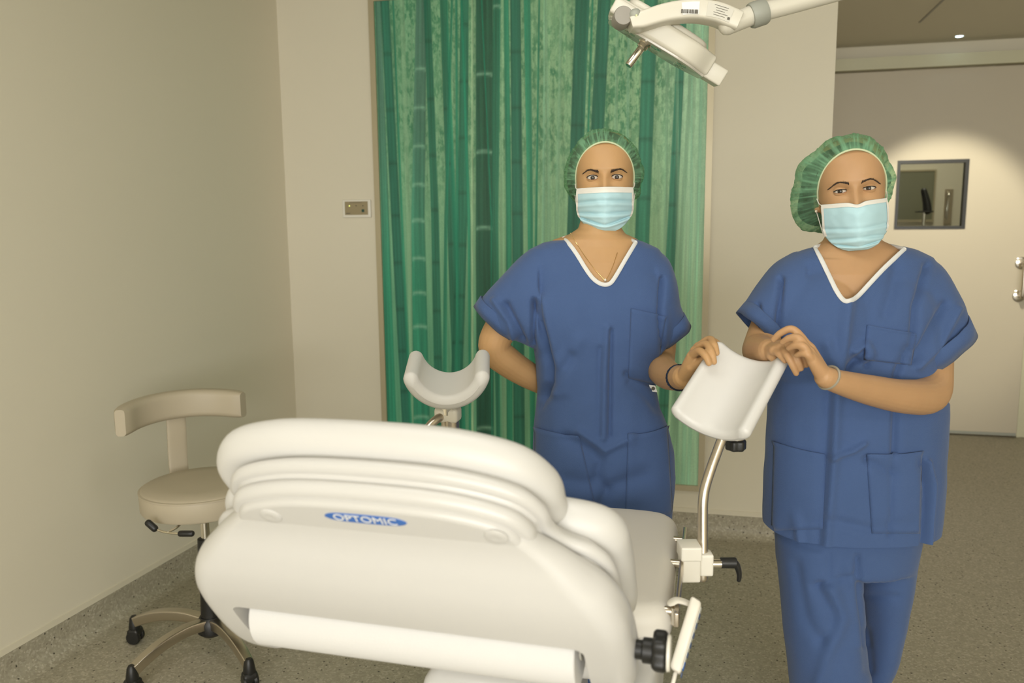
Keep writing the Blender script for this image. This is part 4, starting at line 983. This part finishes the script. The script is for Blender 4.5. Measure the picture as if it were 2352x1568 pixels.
    def hit(x, y, off=.002):
        r = nrm(ray(x, y)); h = TB.ray_cast(Vector(CC), Vector(r))
        return (np.array(h[0])+np.array(h[1])*off*(1 if np.array(h[1])@r < 0 else -1)) if h[0] is not None else None
    # neck trim
    vn = crom(np.array(S_['vneck'], float), 6); tr_ = [hit(x, y, .0015) for x, y in vn]; tr_ = [t for t in tr_ if t is not None]
    tr_ = np.array(tr_); 
    for _ in range(3): tr_[1:-1] = .25*tr_[:-2]+.5*tr_[1:-1]+.25*tr_[2:]
    bkc = P(*S_['nape']); loop = np.vstack([[bkc], tr_, [bkc]])
    part('neck_trim', tube(tr_, .0052, 10, 1, flat=.55, up=-FW), M['trim'], tun); 
    part('neck_trim', tube([tr_[-1], tr_[-1]*.6+bkc*.4+BX*.012, bkc, tr_[0]*.6+bkc*.4-BX*.012, tr_[0]], .0045, 8, 8), M['trim'], tun)
    # pockets
    def patch(name, quad, nu=18, nv=18, off=.003, sag=0, m=M['scrub'], par=tun):
        (a, b, c, d) = [np.array(q, float) for q in quad]; G = []
        for v in np.linspace(0, 1, nv):
            for u in np.linspace(0, 1, nu):
                q = (a*(1-u)+b*u)*(1-v)+(d*(1-u)+c*u)*v; q = q+[0, sag*math.sin(math.pi*u)*(1-v)]
                ed = min(u, 1-u, 1-v); o_ = off*(1 if ed > 1e-6 else .1)
                if v == 0: o_ = off*1.9
                p = hit(q[0], q[1], o_); G.append(p if p is not None else (G[-1] if G else P(q[0], q[1], S_['eyes'][2])))
        o = part(name, (np.array(G), grid_faces(nv, nu, False)), m, par, angle=None); s_ = o.modifiers.new('thick', 'SOLIDIFY'); s_.thickness = .0012
        return o
    for nm, quad, sag in S_['pockets']: patch(nm, quad, sag=sag)
    for quad in S_.get('tag', []):
        c = np.mean(np.array(quad), 0); cc_ = hit(c[0], c[1], .004); tx = nrm(BX-Zv*.12); ty = nrm(Zv+BX*-.35); tn = np.cross(tx, ty); tn = tn if tn@FW < 0 else -tn
        t = part('garment_tag', rbox(cc_, .0078, .0092, .0006, .0004, tx, ty, tn, 2), M['white_ink'], tun, label='small white garment tag')
        part('tag_mark', lathe([(0, 0), (.0048, 0), (.0048, .0006), (0, .0006)], cc_+tn*.0006, tn, 18), M['ink'], t)
    # turned-up cuffs
    for k, (c, nn, rd_, acr, hd) in enumerate(ends):
        wd = S_['cuff_w'][k]; fl = S_['cuff_flare'][k]; rg = []
        for s, g in ((-.002, .985), (0.002, 1.035), (-wd*.5, 1.05+fl*.5), (-wd, 1.06+fl), (-wd-.001, 1.03+fl), (-wd*.5, 1.02+fl*.5), (-.002, .985)):
            ring_ = sring(c+nn*s, acr*g, BY*hd*g, 60, 2.3)
            jit = np.array([noise.noise(Vector((q[0]*25, q[1]*25, q[2]*25+k)))*.004 for q in ring_])
            rg.append(ring_+np.outer(jit, nn))
        part('cuff', loft(rg, (False, False)), M['scrub'], tun, angle=None)
    # ---- trousers and shoes
    lg = [loft([torso_ring(*q, n=40, p=2.2) for q in S_['hips']])]
    for leg in S_['legs']: lg.append(loft([leg_ring(*q) for q in crom(np.array(leg, float), 4)]))
    V, Fc, N = remesh(lg, .006, 6, .5); N /= np.linalg.norm(N, axis=1)[:, None]
    px = proj(V); front = np.clip(-(N@FW)*2.2, 0, 1); dsp = np.zeros(len(V))
    for poly, wd, am in S_.get('leg_creases', []):
        pl = np.array(poly, float); best = np.full(len(V), 1e9)
        for a, b in zip(pl[:-1], pl[1:]):
            ab = b-a; t = np.clip(((px[:, :2]-a)@ab)/(ab@ab), 0, 1); best = np.minimum(best, np.hypot(*(px[:, :2]-(a+t[:, None]*ab)).T))
        dsp += am*np.exp(-(best/wd)**2)*front
    nz_ = np.array([noise.noise(Vector((v[0]*8, v[1]*8, v[2]*4+5)))*.005+noise.noise(Vector((v[0]*24, v[1]*24, v[2]*13)))*.0015 for v in V])
    V = V+N*(dsp+nz_)[:, None]
    part('trousers', (V, Fc), M['scrub'], person, angle=None)
    for (x, y, yw) in S_['feet']:
        dv = nrm(-BY*math.cos(yw)+BX*math.sin(yw)); wv = np.cross(dv, Zv); c = np.array([x, y, 0])
        rows_ = [(-.07, .020, .035), (-.06, .032, .05), (0, .034, .052), (.08, .042, .045), (.14, .042, .034), (.175, .030, .026), (.185, .012, .018)]
        part('shoe', loft([sring(c+dv*q+Zv*h, wv*hw, Zv*h, 28, 2.6) for q, hw, h in rows_]), M['shoe'], person)
    return person, HW, tun, hit
def ellipsoid(c, a, b, z, n=28, m=18):
    rings = [sring(np.asarray(c)+np.asarray(z)*math.cos(t), np.asarray(a)*math.sin(t), np.asarray(b)*math.sin(t), n) for t in np.linspace(.06, math.pi-.06, m)]
    return loft(rings)
def leg_ring(x, y, z, rx, ry): return sring((x, y, z), BX*rx, BY*ry, 36, 2.1)

MASKROWS = [(-.0245, .0700, -.1125), (-.034, .0708, -.1215), (-.047, .0708, -.1275), (-.064, .0705, -.1265), (-.082, .0705, -.1235), (-.099, .0630, -.1200), (-.115, .0500, -.1140), (-.126, .0360, -.1060), (-.1325, .0200, -.0960)]
def up_d(rows, d0, y0, k): return [(y, a, b, d0+(y-y0)*k+(e[0] if e else 0), hd) for y, a, b, hd, *e in rows]
def leg_px(rows, d0, y0, k):
    out = []
    for y, xl, xr, ry, dd in rows:
        d = d0+(y-y0)*k+dd; c = P((xl+xr)/2, y, d); out.append((*c, (xr-xl)/2*d/F, ry))
    return out
K1, K2 = 1.57e-4, 1.42e-4
t1 = up_d([(546, 1300, 1448, .045), (556, 1248, 1478, .058), (572, 1214, 1512, .072), (600, 1204, 1532, .086), (650, 1205, 1534, .102), (710, 1212, 1526, .114), (770, 1220, 1518, .118), (830, 1230, 1510, .114), (890, 1236, 1506, .110), (930, 1233, 1513, .112), (980, 1227, 1531, .120), (1030, 1224, 1545, .128), (1090, 1224, 1548, .132), (1170, 1226, 1540, .134), (1260, 1230, 1536, .134), (1345, 1232, 1534, .132)], 2.065, 600, K1)
P1 = dict(
    label='woman in blue scrubs standing behind the chair in front of the bamboo panel', skin=M['skin1'], base=(1390, 1000, 2.12),
    eyes=(1389, 407, 2.015), head_rot=(rad(-6.5), rad(0.6), rad(0)), lid=(22.5, 19),
    brow=[(.0145, .0110), (.024, .0150), (.0385, .0180), (.0530, .0105)], brow_w=[.0020, .0024, .0015, .0004],
    torso=t1, body_from=572,
    neck=[(430, 1348, 1424, 2.08, .048), (470, 1340, 1425, 2.08, .052), (505, 1334, 1424, 2.078, .055), (524, 1328, 1427, 2.075, .058), (537, 1308, 1436, 2.073, .060), (549, 1272, 1462, 2.068, .062), (566, 1246, 1484, 2.065, .060), (600, 1230, 1506, 2.067, .073), (650, 1230, 1508, 2.073, .086), (695, 1240, 1498, 2.08, .088)],
    bust=[((1322, 730, 2.042), .12, .072, .14), ((1442, 730, 2.042), .12, .072, .14)],
    arms=[([(1243, 625, 2.06), (1200, 690, 2.07), (1150, 755, 2.08), (1136, 800, 2.09), (1168, 832, 2.11), (1215, 862, 2.14), (1270, 890, 2.19), (1310, 905, 2.22)], [.036, .042, .042, .041, .039, .035, .029, .024]),
          ([(1505, 625, 2.07), (1515, 700, 2.09), (1516, 780, 2.11), (1515, 835, 2.08), (1530, 858, 1.98), (1550, 866, 1.89), (1570, 866, 1.80)], [.034, .042, .042, .039, .036, .031, .025])],
    hands=[dict(wrist=(1310, 905, 2.22), fingers=[[(1360, 895+10*k, 2.235), (1385, 898+11*k, 2.235), (1402, 902+11*k, 2.23), (1414, 905+11*k, 2.22)] for k in range(4)], thumb=[(1335, 890, 2.23), (1360, 878, 2.235), (1378, 872, 2.23)]),
           dict(wrist=(1572, 862, 1.79), r=(.0090, .0072), fingers=[
               [(1589, 815, 1.735), (1606, 806, 1.70), (1621, 818, 1.676), (1629, 835, 1.672)],
               [(1597, 803, 1.745), (1620, 790, 1.715), (1634, 808, 1.683), (1640, 832, 1.678)],
               [(1604, 795, 1.757), (1630, 779, 1.735), (1641, 793, 1.70), (1646, 812, 1.692)],
               [(1608, 797, 1.775), (1634, 784, 1.765), (1648, 790, 1.735), (1653, 803, 1.72)]],
               thumb=[(1590, 842, 1.75), (1605, 832, 1.735), (1616, 826, 1.728)])],
    cap=dict(band=(.0735, .0850, .082), by=(-.022, -.061), out=(.1035, .098, .1205, .088), bd=.052, back=(0, .118, .005), seed=1.7, lobes=[]),
    mask=MASKROWS, mask_nose=(0.0,), mask_band=12, ears=(), pleats=[(.33, .0030, .02), (.55, .0034, -.03), (.76, .0036, -.17)],
    sleeves=[[(1232, 566, 1240, 800, 2.07, .085), (1196, 588, 1222, 798, 2.07, .080), (1150, 636, 1202, 790, 2.075, .072), (1112, 676, 1184, 783, 2.08, .064), (1090, 703, 1172, 779, 2.085, .058)],
             [(1498, 570, 1505, 800, 2.07, .085), (1532, 592, 1510, 806, 2.075, .080), (1552, 645, 1512, 806, 2.08, .072), (1563, 705, 1514, 803, 2.085, .064), (1583, 744, 1519, 797, 2.09, .058)]],
    cuff_w=(.030, .032), cuff_flare=(.05, .10),
    creases=[([(1395, 752), (1388, 850), (1384, 1005)], 9, .005), ([(1404, 760), (1403, 880), (1401, 1000)], 5, -.006), ([(1378, 800), (1376, 1000)], 6, -.003),
             ([(1232, 700), (1252, 780), (1264, 840), (1262, 880), (1242, 908)], 9, -.011), ([(1250, 690), (1270, 780), (1290, 850), (1275, 900)], 14, .007),
             ([(1312, 818), (1272, 890), (1238, 930)], 12, -.006), ([(1330, 780), (1310, 830), (1300, 900)], 16, .004),
             ([(1440, 860), (1468, 872), (1500, 884)], 8, -.006), ([(1448, 880), (1480, 905), (1510, 940)], 10, -.004),
             ([(1300, 1005), (1360, 1038), (1378, 1060), (1372, 1095)], 14, -.007), ([(1330, 990), (1390, 1035), (1450, 1005)], 8, .005), ([(1226, 690), (1224, 800)], 6, -.012),
             ([(1522, 640), (1518, 720), (1522, 800)], 6, -.010), ([(1300, 1100), (1400, 1120), (1480, 1090)], 16, -.006), ([(1395, 1130), (1380, 1165)], 14, -.006), ([(1160, 700), (1190, 760), (1200, 790)], 9, -.010), ([(1135, 690), (1172, 740), (1180, 775)], 8, .006)],
    wr_from=640, hem=float(P(1390, 1335, 2.05)[2]),
    vneck=[(1276, 541), (1298, 551), (1322, 580), (1343, 614), (1362, 640), (1382, 653), (1400, 652), (1413, 636), (1434, 600), (1460, 557)], vtop=[(1462, 490), (1270, 490)], nape=(1372, 533, 2.135),
    pockets=[('chest_pocket', [(1449, 708), (1530, 726), (1503, 882), (1443, 868)], 0), ('hip_pocket', [(1229, 980), (1330, 997), (1372, 1180), (1228, 1200)], 4), ('hip_pocket', [(1442, 997), (1532, 978), (1545, 1180), (1436, 1190)], 5)],
    tag=[[(1487, 885), (1500, 884), (1508, 902), (1494, 903)]],
    hips=up_d([(1180, 1245, 1525, .115), (1260, 1243, 1527, .12), (1340, 1250, 1520, .11)], 2.065, 600, K1),
    legs=[leg_px([(1240, 1245, 1385, .10, 0), (1400, 1255, 1378, .085, 0), (1600, 1270, 1375, .075, 0), (1850, 1285, 1378, .07, .0), (1925, 1288, 1380, .07, 0)], 2.065, 600, K1), leg_px([(1240, 1385, 1528, .10, 0), (1400, 1395, 1515, .085, 0), (1600, 1400, 1505, .075, 0), (1850, 1405, 1498, .07, 0), (1925, 1406, 1498, .07, 0)], 2.065, 600, K1)],
    feet=[])
for x in (1333, 1452):
    q = P(x, 1930, 2.065+1330*K1); P1['feet'].append((q[0], q[1], rad(0)))
t2 = up_d([(563, 1885, 2058, .048), (573, 1846, 2100, .062), (592, 1806, 2138, .078), (625, 1790, 2152, .096), (680, 1784, 2154, .116), (740, 1781, 2152, .130), (810, 1777, 2154, .138), (880, 1773, 2160, .138), (950, 1769, 2163, .138), (1020, 1764, 2161, .140), (1090, 1761, 2157, .142), (1160, 1760, 2150, .144), (1225, 1761, 2141, .144), (1300, 1763, 2132, .142)], 1.875, 600, K2)
P2 = dict(
    label='woman in blue scrubs leaning with both hands on the leg cup near the sliding door', skin=M['skin2'], base=(1950, 1000, 1.93),
    eyes=(1964, 436, 1.795), head_rot=(rad(-16), rad(5.5), rad(2)), lid=(16, 14), hscale=.985,
    brow=[(.0125, .0130), (.024, .0185), (.036, .0185), (.053, .0070)], brow_w=[.0011, .0015, .0010, .0003],
    torso=t2, body_from=592,
    neck=[(460, 1915, 2003, 1.885, .05), (500, 1906, 2008, 1.885, .054), (540, 1901, 2013, 1.885, .058), (553, 1893, 2022, 1.884, .0585), (564, 1876, 2046, 1.882, .0595), (576, 1852, 2082, 1.88, .0615), (594, 1832, 2108, 1.877, .066), (625, 1824, 2118, 1.879, .080), (680, 1820, 2116, 1.886, .095), (725, 1830, 2106, 1.892, .096)],
    bust=[((1895, 765, 1.850), .13, .09, .15), ((2027, 765, 1.850), .13, .09, .15)],
    arms=[([(1812, 645, 1.87), (1775, 730, 1.87), (1748, 793, 1.82), (1744, 806, 1.775), (1755, 806, 1.73), (1768, 804, 1.685)], [.036, .042, .038, .035, .030, .024]),
          ([(2112, 645, 1.87), (2138, 740, 1.87), (2143, 850, 1.845), (2134, 905, 1.795), (2075, 910, 1.72), (2000, 896, 1.655), (1930, 878, 1.60), (1893, 865, 1.575)], [.036, .043, .042, .041, .036, .031, .024, .0205])],
    hands=[dict(wrist=(1768, 804, 1.685), r=(.0080, .0064), fingers=[
               [(1779, 805, 1.637), (1791, 814, 1.617), (1804, 829, 1.612)],
               [(1795, 798, 1.628), (1808, 816, 1.598), (1820, 838, 1.594), (1829, 858, 1.600)],
               [(1811, 790, 1.628), (1824, 808, 1.598), (1834, 830, 1.594), (1840, 847, 1.600)],
               [(1827, 785, 1.634), (1839, 802, 1.602), (1848, 823, 1.598), (1853, 839, 1.602)]], thumb=[(1776, 816, 1.655), (1785, 830, 1.66), (1790, 845, 1.67)]),
           dict(wrist=(1892, 864, 1.575), r=(.0084, .0064), fingers=[
               [(1860, 798, 1.575), (1823, 757, 1.578), (1794, 764, 1.592), (1776, 780, 1.607)],
               [(1858, 806, 1.564), (1836, 777, 1.560), (1814, 776, 1.572), (1797, 786, 1.588)],
               [(1860, 817, 1.557), (1846, 796, 1.550), (1828, 793, 1.560), (1812, 800, 1.578)],
               [(1865, 828, 1.557), (1855, 814, 1.549), (1842, 811, 1.557), (1830, 816, 1.570)]], thumb=[(1874, 826, 1.59), (1860, 798, 1.605), (1846, 784, 1.612)])],
    cap=dict(band=(.0735, .0885, .085), by=(-.022, -.060), out=(.121, .092, .124, .104), bd=.058, hk=.895, back=(-.045, .135, -.02), seed=8.2, lobes=[(238, .026, 24), (300, .010, 10), (82, .012, 10)]),
    mask=[(z, hw*1.0, y) for z, hw, y in [(-.026, .0690, -.1135), (-.036, .0700, -.1225), (-.049, .0700, -.1275), (-.066, .0700, -.1265), (-.084, .0690, -.1235), (-.100, .0640, -.1200), (-.116, .0520, -.1140), (-.127, .0370, -.1060), (-.1335, .0200, -.0960)]], mask_nose=(-.006,), mask_band=8, ears=(-1,), pleats=[(.50, .0018, -.02), (.66, .0024, .02), (.84, .0020, -.08)],
    sleeves=[[(1832, 576, 1795, 800, 1.88, .09), (1786, 604, 1780, 797, 1.88, .085), (1746, 652, 1776, 796, 1.875, .078), (1718, 690, 1772, 792, 1.865, .070), (1699, 717, 1764, 786, 1.86, .064)],
             [(2088, 578, 2075, 830, 1.88, .09), (2148, 602, 2082, 858, 1.88, .088), (2190, 668, 2086, 868, 1.875, .080), (2212, 722, 2088, 866, 1.87, .074), (2228, 758, 2090, 860, 1.865, .070)]],
    cuff_w=(.030, .040), cuff_flare=(.05, .05),
    creases=[([(1946, 700), (1936, 790), (1922, 900), (1914, 1050), (1905, 1150), (1894, 1262)], 14, .008), ([(1905, 880), (1898, 1040), (1885, 1260)], 14, -.005),
             ([(1960, 805), (1985, 790), (1995, 812), (1982, 832)], 9, .010), ([(1900, 790), (1910, 820), (1925, 845)], 14, .007), ([(1945, 845), (1965, 825), (1990, 838)], 8, -.009),
             ([(2085, 800), (2060, 860), (2058, 960), (2056, 1040)], 9, -.007), ([(2118, 1060), (2130, 1120), (2126, 1200), (2120, 1262)], 6, -.009), ([(2132, 1060), (2142, 1110), (2130, 1260)], 6, .007),
             ([(1912, 1050), (1960, 1035), (1985, 1018)], 7, .006), ([(1990, 1055), (2030, 1080), (2060, 1090)], 9, -.006), ([(2045, 1230), (2050, 1150), (2052, 1060)], 6, -.004), ([(1800, 1210), (1900, 1195), (2000, 1215), (2100, 1200)], 12, -.004),
             ([(1830, 1190), (1840, 1262)], 10, .005), ([(1793, 640), (1790, 720), (1786, 800)], 7, -.010), ([(2130, 610), (2105, 700), (2098, 800)], 9, -.008), ([(2060, 620), (2035, 720)], 16, -.005), ([(2170, 700), (2130, 780), (2100, 830)], 10, -.008), ([(2200, 710), (2160, 790), (2110, 840)], 9, .006), ([(1740, 700), (1752, 775)], 6, -.008)],
    wr_from=640, hem=float(P(1955, 1262, 1.81)[2]),
    vneck=[(1869, 564), (1886, 596), (1904, 634), (1920, 667), (1936, 689), (1951, 692), (1970, 680), (1998, 650), (2034, 612), (2077, 573)], vtop=[(2080, 500), (1866, 500)], nape=(1955, 552, 1.955),
    pockets=[('chest_pocket', [(1990, 746), (2106, 766), (2092, 838), (1985, 826)], 0), ('hip_pocket', [(1778, 1012), (1898, 1042), (1890, 1215), (1772, 1218)], 3), ('hip_pocket', [(1990, 1040), (2118, 1034), (2112, 1225), (2002, 1225)], 4)],
    hips=up_d([(1120, 1785, 2120, .125), (1200, 1783, 2112, .13), (1290, 1786, 2096, .12)], 1.875, 600, K2),
    legs=[leg_px([(1230, 1783, 1975, .11, -.01), (1330, 1793, 1972, .105, -.02), (1430, 1803, 1984, .10, -.03), (1500, 1812, 1992, .098, -.03), (1568, 1820, 1998, .095, -.02), (1700, 1835, 2000, .09, 0), (1900, 1850, 1995, .085, .03), (2080, 1862, 1990, .08, .04)], 1.875, 600, K2),
          leg_px([(1230, 1965, 2100, .105, .02), (1330, 1967, 2086, .10, .03), (1430, 1972, 2070, .09, .05), (1510, 1968, 2050, .085, .08), (1568, 1955, 2022, .08, .11), (1700, 1925, 1985, .075, .17), (1900, 1900, 1965, .07, .20), (2000, 1895, 1960, .07, .20)], 1.875, 600, K2)],
    leg_creases=[([(1905, 1275), (1905, 1340), (1880, 1342)], 8, -.006), ([(1870, 1345), (1900, 1338), (1960, 1320)], 7, -.006), ([(1880, 1355), (1915, 1410), (1912, 1450), (1890, 1470)], 14, -.009), ([(1905, 1345), (1935, 1420), (1905, 1490), (1880, 1568)], 16, .009), ([(1830, 1300), (1850, 1420), (1880, 1470)], 14, -.005), ([(1990, 1368), (2060, 1370)], 8, -.004), ([(1968, 1280), (1972, 1370), (1990, 1480)], 7, -.010), ([(1945, 1300), (1955, 1330), (1972, 1480)], 12, .006), ([(1990, 1450), (1998, 1540)], 10, -.006)],
    feet=[])
for x, y, dd in ((1926, 2075, .04), (1928, 2005, .20)):
    q = P(x, y, 1.875+(y-600)*K2+dd); P2['feet'].append((q[0], q[1], rad(-5)))
w1, HW1, tun1, hit1 = build_person(P1)
w2, HW2, tun2, hit2 = build_person(P2)

# jewellery and watch
wl_ = (np.array(P(1548, 866, 1.895)), nrm(P(1570, 864, 1.80)-P(1548, 866, 1.895)))
wa = nrm(np.cross(wl_[1], Zv)); wb2 = np.cross(wa, wl_[1])
wc = np.array(P(1561, 867, 1.845))
wat = part('wristwatch', join([lathe([(.0275, -.007), (.0295, -.006), (.0295, .006), (.0275, .007), (.0275, -.007)], wc, wl_[1], 36)]), M['watch'], w1, label='dark metal wristwatch')
for k in range(22):
    a = 2*math.pi*k/22; part('link', rbox(wc+(wa*math.cos(a)+wb2*math.sin(a))*.0297, 0.0036, .0062, .0010, .0006, nrm(-wa*math.sin(a)+wb2*math.cos(a)), wl_[1], wa*math.cos(a)+wb2*math.sin(a), 1), M['watch'], wat)
BT1 = BVHTree.FromPolygons([v.co+Vector(BASE[w1]) for v in w1.data.vertices], [tuple(p.vertices) for p in w1.data.polygons])
def skin_hit(x, y, off=.0022):
    r = Vector(nrm(ray(x, y))); h = BT1.ray_cast(Vector(CC), r); return np.array(h[0])-np.array(r)*off if h[0] is not None else P(x, y, 2.0)
part('necklace', tube([skin_hit(*q) for q in ((1310, 535), (1325, 560), (1345, 590), (1366, 618), (1382, 636), (1390, 643), (1397, 634), (1408, 610), (1418, 580))], .0006, 8, 5), M['gold'], w1)
part('pendant', ellipsoid(skin_hit(1390, 643, .003), BX*.0034, BY*.003, Zv*.0038, 14, 10), M['pearl'], w1)
bw = P(1903, 867, 1.583); bd_ = nrm(P(1930, 878, 1.60)-P(1893, 865, 1.575)); 
ba = nrm(np.cross(bd_, Zv)); bb_ = np.cross(ba, bd_)
part('bracelet', tube([bw+(ba*math.cos(a)+bb_*math.sin(a))*.0232+bd_*.004*math.sin(a) for a in np.linspace(0, 2*math.pi, 32)], .0026, 8, 1, round_ends=False), M['bracelet'], w2, label='thin grey bracelet')
part('earring', ellipsoid(HW2(np.array([[-.0775, -.0055, -.041]]))[0], BX*.0032, BY*.0032, Zv*.0032, 14, 10), M['pearl'], w2)
